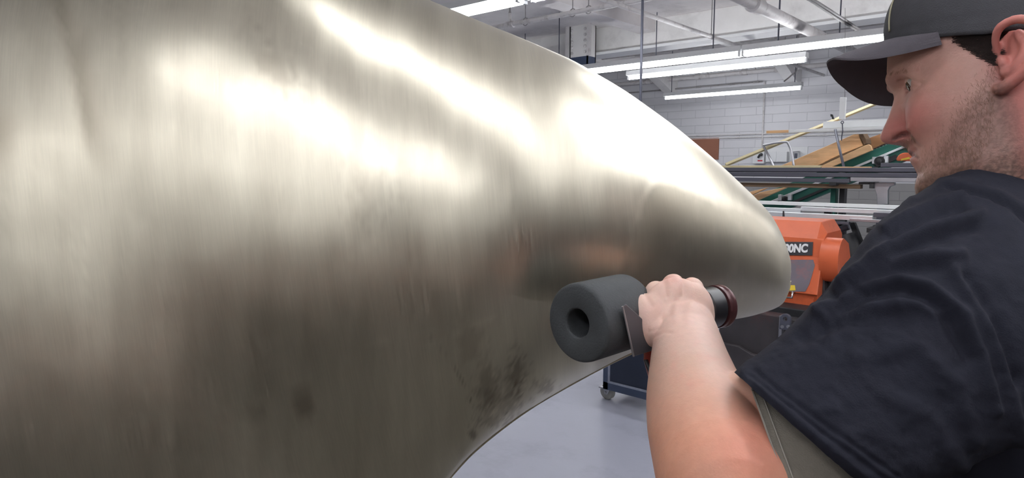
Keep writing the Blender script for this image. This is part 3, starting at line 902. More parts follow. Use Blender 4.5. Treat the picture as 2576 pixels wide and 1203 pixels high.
for x in (cx0 + 0.0, cx1 - 0.05):
    for y in (YC + 0.06, YC + 0.48):
        r = 0.05
        wz = r
        w = MB(); w.lathe((x + 0.0, y - 0.018, wz), (0, 1, 0), [(0, 0.02), (0.0, 0.036), (0.002, 0.044), (0.006, 0.05), (0.03, 0.05), (0.034, 0.044), (0.036, 0.036), (0.036, 0.02)], 28)
        wo = w.build('caster_wheel', M_RUBBER, t, smooth=True, auto=35)
        k = MB()
        for yy in (y - 0.027, y + 0.023):
            k.prism([(x - 0.008, yy, wz - 0.012), (x + 0.012, yy, wz - 0.012), (x + 0.035, yy, zr0 - 0.006), (x - 0.02, yy, zr0 - 0.006)], (0, 0.004, 0))
        k.box((x - 0.045, y - 0.04, zr0 - 0.008), (x + 0.05, y + 0.04, zr0))
        k.tube([(x, y - 0.034, wz), (x, y + 0.034, wz)], 0.008, 8)
        k.build('caster_fork', M_STEEL, t, bevel=0.001)
# ------------------------------------------------------------------ unseen furniture added around the viewer to darken and tint the brass
M_MAT = mat('added_dark_rubber', (0.11, 0.104, 0.094), 0.7, var=0.2, vscale=30)
M_CAB = mat('added_dark_paint', (0.085, 0.078, 0.066), 0.5, var=0.1, vscale=5)
MB().box((-3.6, -2.6, 0.0), (1.85, 1.75, 0.012)).build('added_mat', M_MAT, bevel=0.004, label='unseen dark rubber mat added to darken the lower brass', cat='mat')  # mat added out of view, darkens the lower half of the brass
t = empty('added_bench', (0.4, -1.6, 0.012), 'dark bench with orange drawers added behind the viewer, mirrored in the brass', 'workbench')  # bench added so the brass mirrors something dark and orange
MB().box((-1.6, -2.2, 1.06), (1.8, -1.1, 1.10)).build('bench_top', M_CAB, t, bevel=0.004)
MB().box((-1.5, -2.15, 0.3), (1.7, -1.2, 0.34)).build('shelf', M_CAB, t, bevel=0.003)
MB().box((-1.5, -1.22, 0.34), (1.7, -1.2, 0.88)).build('front_panel', M_CAB, t, bevel=0.003)
for k_ in range(3):
    MB().box((-1.48 + 1.06 * k_, -1.24, 0.90), (-0.46 + 1.06 * k_, -1.2, 1.05)).build('drawer', M_ORANGE, t, bevel=0.004)
for x in (-1.55, 1.69):
    for y in (-2.17, -1.19):
        MB().box((x, y, 0.012), (x + 0.06, y + 0.06, 1.06)).build('leg', M_CAB, t, bevel=0.003)
for i, x in enumerate((-4.8, -3.6, 1.0)):
    t = empty('added_cabinet', (x + 0.55, -3.3, 0), 'dark cabinet with double doors added behind the viewer to darken the brass', 'cabinet', 'dark cabinets added behind the viewer')  # cabinets added as dark shapes for the brass to mirror
    MB().box((x, -3.6, 0), (x + 1.1, -3.05, 1.2)).build('carcass', M_CAB, t, bevel=0.004)
    for k_ in range(2):
        d_ = MB().box((x + 0.02 + 0.54 * k_, -3.05, 0.06), (x + 0.54 + 0.54 * k_, -3.03, 1.16)).build('door', M_CAB, t, bevel=0.003)
        MB().tube([(x + (0.5 if k_ == 0 else 0.6), -3.01, 0.65), (x + (0.5 if k_ == 0 else 0.6), -3.01, 0.85)], 0.01, 8).build('handle', M_STEEL, d_)
t = empty('added_drawers', (2.9, -0.4, 0.012), 'low cabinet with orange drawer fronts added beside the viewer, mirrored in the brass', 'drawer cabinet')  # added for an orange strip in the brass reflection
MB().box((2.65, -1.6, 0.0), (3.2, 0.9, 1.12)).build('carcass', M_CAB, t, bevel=0.004)
for k_ in range(3):
    MB().box((2.63, -1.58 + 0.83 * k_, 0.78), (2.65, -0.78 + 0.83 * k_, 1.10)).build('drawer', M_ORANGE, t, bevel=0.004)
for i in range(4):
    y = -4.4 + 2.7 * i
    t = empty('added_rack', (4.6, y + 1.3, 0), 'tall dark rack added outside the view to darken the brass', 'rack', 'dark racks added outside the view')  # racks added to darken what the snout mirrors from the side
    MB().box((4.85, y, 0), (4.9, y + 2.6, 2.55)).build('back_panel', M_CAB, t, bevel=0.003)
    for z in (0.1, 0.7, 1.3, 1.9, 2.5):
        MB().box((4.2, y, z), (4.85, y + 2.6, z + 0.05)).build('shelf', M_CAB, t, bevel=0.003)
    for yy in (y, y + 2.55):
        for x in (4.2, 4.8):
            MB().box((x, yy, 0), (x + 0.05, yy + 0.05, 2.55)).build('post', M_CAB, t, bevel=0.003)
t = empty('added_box', (2.15, 2.9, 0), 'dark box added outside the view to darken the brass tip', 'box')  # box added so the tip mirrors less bright floor
k = MB(); k.box((1.9, 1.6, 0.1), (2.4, 4.2, 1.15)); k.build('bin', M_CAB, t, bevel=0.006)
for x in (1.95, 2.3):
    for y in (1.65, 4.05):
        MB().box((x, y, 0), (x + 0.06, y + 0.1, 0.1)).build('foot', M_CAB, t)
# ------------------------------------------------------------------ the brass form
SECT = [  # top px, bottom px, centre depth, half depth
    ((1991, 684), (1989, 706), 1.17, 0.012),
    ((1988, 650), (1983, 736), 1.17, 0.045),
    ((1966, 592), (1962, 770), 1.17, 0.080),
    ((1930, 532), (1900, 792), 1.165, 0.110),
    ((1850, 450), (1800, 812), 1.16, 0.150),
    ((1740, 352), (1680, 852), 1.16, 0.190),
    ((1620, 262), (1560, 905), 1.16, 0.220),
    ((1480, 176), (1440, 968), 1.17, 0.255),
    ((1330, 104), (1320, 1040), 1.19, 0.295),
    ((1150, 30), (1210, 1125), 1.22, 0.335),
    ((950, -50), (1150, 1190), 1.26, 0.375),
    ((720, -130), (1090, 1275), 1.30, 0.42),
    ((450, -180), (1040, 1370), 1.34, 0.46),
    ((120, -190), (1005, 1470), 1.38, 0.50),
    ((-200, -80), (985, 1570), 1.40, 0.52),
    ((-430, 180), (970, 1680), 1.40, 0.53),
    ((-560, 600), (960, 1820), 1.40, 0.53),
    ((-620, 1100), (955, 2000), 1.40, 0.52),
    ((-620, 1650), (955, 2120), 1.40, 0.50),
    ((-600, 2250), (955, 2250), 1.40, 0.48),
]
NS, NA = 300, 280
rows = bezier([[a[0], a[1], b[0], b[1], d, h] for a, b, d, h in SECT], NS)
# denser rings near the tip come from the section spacing
rings, cen = [], []
for tx, ty, bx, by, D, ad in rows:
    ad = max(ad, 0.004)
    T_, B_ = P(tx, ty, D), P(bx, by, D)
    c = (T_ + B_) / 2
    ev = T_ - B_
    h = np.linalg.norm(ev) / 2
    ev = unit(ev)
    dist = np.linalg.norm(c - CAM)
    h *= math.sqrt(max(0.05, 1 - (ad / dist) ** 2))
    ed = unit(c - CAM)
    ed = unit(ed - ev * (ed @ ev))
    ph = np.linspace(0, 2 * math.pi, NA, endpoint=False)
    e_ = FORM_EXP
    cs, sn = np.cos(ph), np.sin(ph)
    cs = np.sign(cs) * np.abs(cs) ** e_
    sn = np.sign(sn) * np.abs(sn) ** e_
    rings.append(c + h * cs[:, None] * ev - ad * sn[:, None] * ed)
    cen.append((c, h, ad, ev, ed, dist))
RG = np.array(rings)
# drop anything below the floor: flatten onto it
RG[:, :, 2] = np.maximum(RG[:, :, 2], 0.0125)
k = MB()
k.rings(list(RG))
FORM = k.build('brass_sculpture', None or bpy.data.materials.new('tmp'), smooth=True,
               label='huge brushed brass form with a curved snout filling the left side', cat='sculpture')
me = FORM.data
V = np.array([v.co for v in me.vertices])
dv = V - CAM
dd = dv @ FWD
sxp = CX + FPX * (dv @ RIGHT) / np.maximum(dd, 0.05)
syp = CY - FPX * (dv @ UP) / np.maximum(dd, 0.05)


def segdist(px, py, pts):
    d = np.full(px.shape, 1e9)
    for (a, b) in zip(pts[:-1], pts[1:]):
        a = np.array(a, float); b = np.array(b, float)
        ab = b - a
        t_ = np.clip(((px - a[0]) * ab[0] + (py - a[1]) * ab[1]) / (ab @ ab), 0, 1)
        d = np.minimum(d, np.hypot(px - a[0] - t_ * ab[0], py - a[1] - t_ * ab[1]))
    return d


def vnoise(x, y, seed=0):
    """smooth value noise"""
    r_ = np.random.default_rng(seed).random((256, 256))
    xi, yi = np.floor(x).astype(int), np.floor(y).astype(int)
    fx, fy = x - xi, y - yi
    fx, fy = fx * fx * (3 - 2 * fx), fy * fy * (3 - 2 * fy)
    g = lambda i, j: r_[i % 256, j % 256]
    return (g(xi, yi) * (1 - fx) + g(xi + 1, yi) * fx) * (1 - fy) + (g(xi, yi + 1) * (1 - fx) + g(xi + 1, yi + 1) * fx) * fy


def fbm(x, y, seed=0, o=4):
    s = 0; a = 1; tot = 0
    for i in range(o):
        s = s + a * vnoise(x * 2 ** i, y * 2 ** i, seed + i); tot += a; a *= 0.55
    return s / tot


# gentle unevenness of hand-worked sheet
nv = np.array([v.normal for v in me.vertices])
near = (dv * nv).sum(1) < 0
und = (fbm(sxp / 260, syp / 340, 3, 3) - 0.5) * FORM_WOB + (fbm(sxp / 90, syp / 260, 9, 2) - 0.5) * FORM_WOB * 0.12
seam_x = np.interp(syp, [-60, 130, 350, 520, 640], [95, 160, 200, 240, 260])
und = und + 4.0e-5 * np.clip(seam_x - sxp, 0, 400) * np.clip((600 - syp) / 250, 0, 1) * near
V2 = V + nv * und[:, None]
V2[:, 2] = np.maximum(V2[:, 2], 0.0125)
me.vertices.foreach_set('co', V2.ravel())
me.update()
# wear marks: R = tarnish / soot, G = dull or bright sanding, B = dark specks
soot = np.zeros(len(V)); sand = np.full(len(V), 0.5); cu = np.zeros(len(V))
def blob(x, y, rx, ry, amt, seed=1, rough=0.9, fr=14):
    e = np.exp(-(((sxp - x) / rx) ** 2 + ((syp - y) / ry) ** 2) * 1.3)
    n = fbm(sxp / fr, syp / fr, seed, 4)
    return amt * np.clip((e - 0.25 + (n - 0.5) * rough) * 2.2, 0, 1) * (e > 0.02)
soot += blob(762, 1020, 34, 52, 0.5, 2, 0.6, 22)
soot += blob(640, 1040, 40, 30, 0.22, 3, 0.6)
soot += blob(1300, 945, 26, 55, 0.5, 4, 1.5, 9)
soot += blob(1225, 960, 30, 60, 0.33, 5, 1.6, 8)
soot += blob(1265, 1010, 60, 40, 0.4, 6, 1.8, 8)
soot += blob(1370, 975, 28, 20, 0.4, 7, 1.6, 8)
soot += blob(1190, 1096, 13, 14, 0.6, 8, 0.8, 7)
soot += blob(1235, 1062, 50, 16, 0.4, 9, 1.8, 7)
soot += blob(1180, 860, 40, 60, 0.2, 10, 1.2, 20)
soot += blob(690, 170, 75, 90, 0.22, 11, 2.4, 5) * (segdist(sxp, syp, [(600, 60), (660, 130), (720, 190), (760, 250)]) < 34)
soot += blob(940, 480, 60, 70, 0.13, 12, 2.6, 6)
soot += 0.5 * np.clip(1 - segdist(sxp, syp, [(1140, 918), (1158, 950), (1172, 978)]) / 3, 0, 1)
soot += 0.18 * np.clip(1 - segdist(sxp, syp, [(1075, 840), (1125, 895)]) / 4, 0, 1)
# sanded-over welded seam on the left
sd = segdist(sxp, syp, [(95, -60), (160, 130), (200, 350), (240, 520), (260, 640)])
sy5 = np.linspace(-100, 700, 60); sx5 = bezier(np.array([[95., 0], [160, 0], [203, 0], [240, 0], [262, 0]]), 60)[:, 0]
seam0 = np.interp(syp, sy5, sx5)
right_of = 1 / (1 + np.exp(-np.clip((sxp - seam0) / 5, -30, 30)))
soot += right_of * 0.5 * np.exp(-((sxp - seam0) / 55) ** 2) * np.clip((470 - syp) / 160, 0, 1)
soot += 0.45 * np.exp(-((sxp - 0) / 60) ** 2 - ((syp - 340) / 90) ** 2)
# sanding passes
for pts, w, a in (([(870, 900), (1000, 840), (1240, 800)], 6, 0.12), ([(560, 975), (640, 930)], 7, 0.12), ([(840, 680), (960, 595)], 6, 0.1), ([(330, 600), (390, 530)], 8, 0.1), ([(1060, 880), (1240, 795)], 6, 0.1), ([(900, 560), (880, 600)], 8, 0.08)):
    sand += a * np.exp(-(segdist(sxp, syp, pts) / w) ** 2)
sand += (fbm(sxp / 60, syp / 420, 21, 4) - 0.5) * 0.55 + (fbm(sxp / 14, syp / 160, 25, 3) - 0.5) * 0.2
# last patch by the tip is freshly drum-sanded: duller
px_ = [(1640, 430), (1612, 520), (1600, 560), (1660, 640)]
patch = np.clip((sxp - np.interp(syp, [400, 520, 560, 700, 900], [1680, 1612, 1600, 1560, 1500])) / 18 + 0.5, 0, 1) * np.clip((syp - np.interp(sxp, [1500, 1700, 1900, 2000], [440, 450, 530, 640])) / 30, 0, 1)
sand -= 0.55 * patch
sand += 0.30 * np.exp(-(segdist(sxp, syp, [(1650, 445), (1625, 490), (1612, 530), (1610, 548)]) / 9) ** 2) + 0.16 * np.exp(-(segdist(sxp, syp, [(1640, 452), (1760, 480), (1850, 555), (1910, 640)]) / 10) ** 2)
sand += (fbm(sxp / 45, syp / 45, 31, 3) - 0.5) * 0.35 * patch
colr = np.stack([np.clip(soot, 0, 1), np.clip(sand, 0, 1), patch, np.ones(len(V))], 1).astype(np.float32)
ca = me.color_attributes.new('wear', 'FLOAT_COLOR', 'POINT')
ca.data.foreach_set('color', colr.ravel())
# uv along / around the form, for the brushing direction
uv = me.uv_layers.new(name='brush')
li = np.array([l.vertex_index for l in me.loops])
uvd = np.stack([(li // NA) / NS, (li % NA) / NA], 1).astype(np.float32)
# fix wrap
lt = np.zeros(len(me.loops), int)
for p_ in me.polygons:
    s_ = list(p_.loop_indices)
    vv = uvd[s_, 1]
    if vv.max() - vv.min() > 0.5:
        for i_ in s_:
            if uvd[i_, 1] < 0.5: uvd[i_, 1] += 1
uv.data.foreach_set('uv', uvd.ravel())
uv2 = me.uv_layers.new(name='grain')
uv2.data.foreach_set('uv', np.stack([(V @ RIGHT + V[:, 2] * 0.10)[li], V[:, 2][li]], 1).astype(np.float32).ravel())


def brass():
    m = bpy.data.materials.new('brushed_brass')
    m.use_nodes = True
    nt = m.node_tree
    N, L = nt.nodes, nt.links
    b = N['Principled BSDF']
    b.inputs['Metallic'].default_value = 1.0
    at = N.new('ShaderNodeAttribute'); at.attribute_name = 'wear'
    sp = N.new('ShaderNodeSeparateColor'); L.new(at.outputs['Color'], sp.inputs[0])
    uvn = N.new('ShaderNodeUVMap'); uvn.uv_map = 'grain'
    mp = N.new('ShaderNodeMapping'); mp.inputs['Scale'].default_value = (420, 14, 1)
    L.new(uvn.outputs[0], mp.inputs[0])
    n = N.new('ShaderNodeTexNoise'); n.inputs['Scale'].default_value = 1.0; n.inputs['Detail'].default_value = 4
    L.new(mp.outputs[0], n.inputs['Vector'])
    # roughness
    r = N.new('ShaderNodeMapRange'); r.inputs['From Min'].default_value = 0.3; r.inputs['From Max'].default_value = 0.7
    r.inputs['To Min'].default_value = BRASS_R - 0.03; r.inputs['To Max'].default_value = BRASS_R + 0.04
    L.new(n.outputs['Fac'], r.inputs['Value'])
    a1 = N.new('ShaderNodeMath'); a1.operation = 'MULTIPLY_ADD'; a1.inputs[1].default_value = 0.12
    L.new(sp.outputs['Red'], a1.inputs[0]); L.new(r.outputs['Result'], a1.inputs[2])
    a2 = N.new('ShaderNodeMath'); a2.operation = 'MULTIPLY_ADD'; a2.inputs[1].default_value = 0.10
    L.new(sp.outputs['Blue'], a2.inputs[0]); L.new(a1.outputs[0], a2.inputs[2])
    L.new(a2.outputs[0], b.inputs['Roughness'])
    # colour
    mx = N.new('ShaderNodeMixRGB')
    mx.inputs['Color1'].default_value = (*BRASS_LO, 1); mx.inputs['Color2'].default_value = (*BRASS_HI, 1)
    L.new(sp.outputs['Green'], mx.inputs['Fac'])
    st = N.new('ShaderNodeMapRange'); st.inputs['From Min'].default_value = 0.3; st.inputs['From Max'].default_value = 0.7
    st.inputs['To Min'].default_value = 0.96; st.inputs['To Max'].default_value = 1.04
    L.new(n.outputs['Fac'], st.inputs['Value'])
    h = N.new('ShaderNodeHueSaturation'); L.new(mx.outputs[0], h.inputs['Color']); L.new(st.outputs['Result'], h.inputs['Value'])
    m2 = N.new('ShaderNodeMixRGB'); m2.inputs['Color2'].default_value = (0.16, 0.12, 0.08, 1)
    L.new(sp.outputs['Red'], m2.inputs['Fac']); L.new(h.outputs[0], m2.inputs['Color1'])
    L.new(m2.outputs[0], b.inputs['Base Color'])
    # fine brushing
    bp = N.new('ShaderNodeBump'); bp.inputs['Strength'].default_value = BRASS_BUMP; bp.inputs['Distance'].default_value = 0.002
    L.new(n.outputs['Fac'], bp.inputs['Height']); L.new(bp.outputs[0], b.inputs['Normal'])
    if BRASS_ANI:
        b.inputs['Anisotropic'].default_value = BRASS_ANI
        tg = N.new('ShaderNodeTangent'); tg.direction_type = 'UV_MAP'; tg.uv_map = 'brush'
        L.new(tg.outputs[0], b.inputs['Tangent'])
        b.inputs['Anisotropic Rotation'].default_value = BRASS_ANIROT
    return m


M_BRASS = brass()
me.materials.clear()
me.materials.append(M_BRASS)
# turned-over edge along the lower outline
pts, rr = [], []
for i in range(2, NS):
    c, h, ad, ev, ed, dist = cen[i]
    if rows[i][3] > 1420: break
    q = -math.sqrt(1 - (ad / dist) ** 2)
    p = c + h * q * ev - ad * math.sqrt(1 - q * q) * ed
    w_ = min(1, max(0, (rows[i][3] - 775) / 60))
    pts.append(p + unit(c - p) * 0.0022); rr.append(0.0012 + 0.0026 * w_)
MB().tube(pts, rr, 10).build('turned_edge', mat('brass_edge', (0.62, 0.55, 0.40), 0.42, metal=1.0, var=0.15, vscale=60), FORM, smooth=True, label='thin turned-over sheet edge along the lower outline')
# ------------------------------------------------------------------ drum sander
TN = P(1452, 814, TOOL_D); TF = P(1579, 781, TOOL_D + 0.068)
TA = unit(TF - TN)
TL = np.linalg.norm(TF - TN)
RD = 0.0492
M_DRUM = mat('drum_abrasive', srgb(60, 63, 66), 0.75, var=0.12, vscale=40, bump=0.15, bscale=400)
M_TOOLBLK = mat('tool_black', (0.022, 0.022, 0.025), 0.35)
M_TOOLRED = mat('tool_red', srgb(150, 50, 40), 0.4, var=0.1, vscale=20)
M_GUARD = mat('guard_steel', srgb(84, 86, 92), 0.4, metal=0.4)
tool = empty('drum_sander', TN, 'hand-held drum sander with a thick grey roller pressed against the brass form', 'sander')
k = MB()
k.lathe(TN, TA, [(0.012, 0.0175), (0.0035, 0.0175), (0.001, 0.0185), (0.0, 0.0205), (0.0, 0.0445), (0.001, 0.0470), (0.003, 0.0485), (0.007, RD), (TL - 0.008, RD), (TL, RD - 0.006), (TL, 0.0205), (TL - 0.005, 0.0175)], 72, close=True)
k.build('drum', M_DRUM, tool, smooth=True, auto=50)
k = MB(); k.lathe(TN, TA, [(0.055, 0.0174), (0.055, 0.006), (TL - 0.01, 0.006), (TL - 0.01, 0.0174)], 32)
k.build('spindle', M_TOOLBLK, tool, smooth=True, auto=40)
gA, gB, gC = P(1566, 772, TOOL_D - .026), P(1594, 897, TOOL_D - .012), P(1668, 815, TOOL_D + .030)
gN = unit(np.cross(gB - gA, gC - gA))
def gpt(px_, py_):
    r_ = ray(px_, py_)
    return CAM + r_ * (((gA - CAM) @ gN) / (r_ @ gN))
gp = [gpt(*q) for q in ((1566, 772), (1574, 765), (1598, 786), (1640, 826), (1652, 850), (1644, 882), (1600, 896), (1594, 897))]
MB().prism(gp, FWD * 0.003).build('guard_plate', M_GUARD, tool, bevel=0.001)
MB().tube([gpt(1566, 771), gpt(1594, 897)], 0.0013, 8).build('guard_edge', M_STEEL, tool)
TB0, TB1 = P(1600, 795, TOOL_D + 0.085), P(1797, 772, TOOL_D + 0.155)
TBA = unit(TB1 - TB0); TBL = np.linalg.norm(TB1 - TB0)
k = MB(); k.lathe(TB0, TBA, [(0, 0.02), (0.004, 0.034), (0.02, 0.034), (0.03, 0.024), (TBL - 0.03, 0.024), (TBL - 0.026, 0.029), (TBL - 0.004, 0.030), (TBL, 0.026)], 36)
k.build('grip_body', M_TOOLBLK, tool, smooth=True, auto=40)
k = MB()
k.lathe(TB0, TBA, [(TBL, 0.024), (TBL, 0.031), (TBL + 0.004, 0.0315), (TBL + 0.006, 0.029), (TBL + 0.009, 0.0315), (TBL + 0.013, 0.0315), (TBL + 0.016, 0.028), (TBL + 0.017, 0.012)], 36)
k.build('tail_cap', mat('tail_cap_maroon', srgb(84, 52, 54), 0.3, metal=0.2), tool, smooth=True, auto=40)
k = MB(); k.tube([P(1665, 850, TOOL_D + 0.10), P(1668, 900, TOOL_D + 0.11), P(1690, 1000, TOOL_D + 0.12), P(1712, 1060, TOOL_D + 0.12)], [0.024, 0.027, 0.024, 0.02], 20, round_=True)
k.build('motor_handle', M_TOOLRED, tool, smooth=True)
k = MB(); k.tube([P(1626, 905, TOOL_D + 0.10), P(1640, 940, TOOL_D + 0.10), P(1652, 985, TOOL_D + 0.10)], 0.004, 8)
k.build('lever', M_GUARD, tool, smooth=True)
k = MB(); k.tube(bezier([P(1712, 1062, TOOL_D + 0.12), P(1735, 1200, TOOL_D + 0.12), P(1800, 1500, TOOL_D + 0.12), P(1950, 1800, TOOL_D + 0.14), np.array([0.6, 1.9, 0.01]), np.array([1.4, 3.2, 0.008])], 50), 0.0045, 8)
k.build('power_cord', M_TOOLBLK, tool, smooth=True)

# ------------------------------------------------------------------ the man: head frame
hy, hp_, hr = R(HEAD_YAW), R(13), R(HEAD_ROLL)
F0 = -math.cos(hy) * RIGHT + math.sin(hy) * FWD
HF = math.cos(hp_) * F0 - math.sin(hp_) * UP
HU0 = math.cos(hp_) * UP + math.sin(hp_) * F0
HL0 = -math.sin(hy) * RIGHT - math.cos(hy) * FWD
HU = math.cos(hr) * HU0 - math.sin(hr) * HL0
HL = math.cos(hr) * HL0 + math.sin(hr) * HU0
HO = P(2490, 225, HEAD_D)


def H(f, l, u):
    return HO + HF * f + HL * l + HU * u


def atL(px, py, l=0.0):
    r = ray(px, py)
    o = HO + HL * l
    t_ = ((o - CAM) @ HL) / (r @ HL)
    q = CAM + r * t_ - o
    return q @ HF, q @ HU


def prof_fn(pts, l=0.0):
    fu = sorted([(lambda a: (a[1], a[0]))(atL(x, y, l)) for x, y in pts])
    us = np.array([a[0] for a in fu]); fs = np.array([a[1] for a in fu])
    return lambda u: np.interp(u, us, fs), us


base_px = [(2300, -20), (2262, 30), (2244, 75), (2236, 120), (2232, 155), (2231, 185), (2236, 212), (2245, 238), (2254, 262), (2270, 295), (2277, 335), (2282, 362), (2291, 380), (2299, 400), (2305, 420), (2309, 440), (2305, 456), (2300, 473), (2304, 490), (2320, 507), (2365, 522), (2420, 530), (2440, 560)]
lip_px = [(2279, 362), (2283, 373), (2284, 381), (2288, 387), (2299, 391), (2301, 393), (2295, 397), (2291, 404), (2294, 412), (2301, 424), (2309, 440)]
nose_px = [(2245, 236), (2246, 250), (2243, 266), (2236, 290), (2229, 308), (2221, 325), (2214, 342), (2214, 350), (2219, 357), (2230, 361), (2250, 363), (2272, 364), (2281, 368)]
BASE, bus = prof_fn(base_px)
LIP, lus = prof_fn(lip_px)
NOSE, nus = prof_fn(nose_px)
u_eye = atL(2276, 217, 0.031)[1]
u_nb = atL(2230, 361)[1]; u_nt = atL(2214, 346)[1]; u_br = atL(2245, 236)[1]
u_mouth = atL(2299, 391)[1]; u_chin = atL(2300, 473)[1]; u_jaw = atL(2340, 515)[1]
u_cheek = atL(2285, 300, 0.04)[1]
uf0 = atL(2238, 128)[1]

NU, NT = 380, 520
EYE_L = 0.0305
EYE_F, EYE_U = atL(2281, 217, EYE_L)
EYE_F -= 0.0115
us = np.linspace(u_jaw - 0.035, 0.135, NU)
th = np.linspace(0, 2 * math.pi, NT, endpoint=False)
HEADV = np.zeros((NU, NT, 3))
HEADFLU = np.zeros((NU, NT, 3))
G = lambda x: np.exp(-x * x)
for i, u in enumerate(us):
    fb = float(BASE(u))
    W = np.interp(u, [u_jaw - 0.035, u_jaw, u_chin, u_mouth, u_nb, u_eye - 0.02, u_eye + 0.03, 0.06, 0.10, 0.125, 0.135],
                  [0.046, 0.058, 0.064, 0.069, 0.0725, 0.0745, 0.074, 0.074, 0.062, 0.036, 0.006])
    Bk = np.interp(u, [u_jaw - 0.035, u_jaw, u_mouth, u_eye, 0.05, 0.10, 0.125, 0.135], [-0.055, -0.06, -0.075, -0.095, -0.10, -0.085, -0.05, -0.005])
    if u > uf0:
        fb = np.interp(u, [uf0, 0.1, 0.125, 0.135], [float(BASE(uf0)), min(float(BASE(0.1)), float(BASE(uf0)) - .03), 0.03, 0.006])
    f0 = 0.0
    ef = np.interp(u, [u_jaw, u_chin, u_mouth, u_nb, u_eye, 0.05], [1.05, 1.0, 1.02, 0.95, 1.0, 0.92])
    el = np.interp(u, [u_jaw, u_chin, u_mouth, u_eye, 0.05], [0.95, 0.9, 0.85, 0.85, 0.9])
    c, s = np.cos(th), np.sin(th)
    f = np.where(c > 0, (fb - f0) * np.abs(c) ** ef, Bk * np.abs(c)) + f0
    l = W * np.sign(s) * np.abs(s) ** el
    front = c > 0.05
    # lips
    if lus[0] < u < lus[-1]:
        f = f + front * (float(LIP(u)) - fb) * G(np.abs(l / 0.030) ** 1.5)
    # nose
    if nus[0] < u < nus[-1]:
        d = float(NOSE(u)) - fb
        sg = np.interp(u, [nus[0], u_nb, u_nt, u_nt + 0.018, u_br - 0.01, u_br], [0.016, 0.0155, 0.0140, 0.0105, 0.0080, 0.009])
        w = G(np.abs(l / sg) ** 1.35)
        f = f + front * d * w
        # nostril wing and opening
        f = f + front * 0.0035 * G((np.abs(l) - 0.0165) / 0.005) * G((u - (u_nb + 0.008)) / 0.006)
        f = f - front * 0.012 * G((np.abs(l) - 0.0125) / 0.0045) * G((u - (u_nb + 0.0035)) / 0.0034)
        f = f - front * 0.004 * G((np.abs(l) - 0.0225) / 0.003) * G((u - (u_nb + 0.010)) / 0.009)
    f = f - front * 0.0125 * G((np.abs(l) - 0.027) / 0.0165) * G((u - u_eye) / 0.0125)
    f = f + front * 0.0062 * G((np.abs(l) - 0.026) / 0.024) * G((u - (u_eye + 0.0175)) / 0.0075)
    f = f + front * 0.0065 * G((np.abs(l) - 0.044) / 0.017) * G((u - u_cheek) / 0.019)
    f = f - front * 0.004 * G((np.abs(l) - 0.0195) / 0.006) * G((u - (u_cheek + .004)) / 0.018)
    f = f - front * 0.004 * G((np.abs(l) - (0.020 + 0.012 * np.clip((u_nb - u) / 0.025, 0, 1))) / 0.004) * G((u - (u_nb - 0.008)) / 0.017)
    f = f - front * 0.0025 * G((u - (u_eye - 0.0125 - 0.004 * G((np.abs(l) - 0.03) / 0.01))) / 0.003) * G((np.abs(l) - 0.028) / 0.014)
    q_ = 0.0128 ** 2 - (np.abs(l) - EYE_L) ** 2 - (u - EYE_U) ** 2
    dome = EYE_F + np.sqrt(np.maximum(q_, 0))
    f = np.where(front & (q_ > 0), np.maximum(f, dome), f)
    al = np.abs(l) - EYE_L
    up_lid = EYE_U + 0.0034 * np.sqrt(np.maximum(0, 1 - (al / 0.0118) ** 2)) - 0.0005
    lo_lid = EYE_U - 0.0042 * np.sqrt(np.maximum(0, 1 - (al / 0.0118) ** 2)) - 0.0005
    f = f - front * 0.0055 * ((u < up_lid) & (u > lo_lid) & (np.abs(al) < 0.0118))
    f = f - front * 0.0022 * G((u - (up_lid + 0.0042)) / 0.0012) * (np.abs(al) < 0.014)
    l = l - np.sign(l) * front * 0.0035 * G((f - 0.055) / 0.02) * G((u - u_eye) / 0.02)
    HEADFLU[i] = np.stack([f, l, np.full_like(f, u)], 1)
    HEADV[i] = HO + np.outer(f, HF) + np.outer(l, HL) + np.outer(np.full_like(f, u), HU)

body = MB()
body.rings(list(HEADV))


def skin_surface(f, u, side=1, off=0.0):
    """point of the head surface at forward f and height u (near side)"""
    i = int(np.clip(np.searchsorted(us, u), 0, NU - 1))
    r_ = HEADFLU[i]
    cand = np.where(r_[:, 1] * side > 0)[0]
    j = cand[np.argmin(np.abs(r_[cand, 0] - f))]
    p = HEADV[i, j]
    n = np.cross(HEADV[min(i + 1, NU - 1), j] - HEADV[max(i - 1, 0), j], HEADV[i, (j + 1) % NT] - HEADV[i, j - 1])
    n = unit(n)
    if n @ (p - H(-0.01, 0, u)) < 0: n = -n
    return p + n * off, n, HEADV[min(i + 1, NU - 1), j] - HEADV[max(i - 1, 0), j]


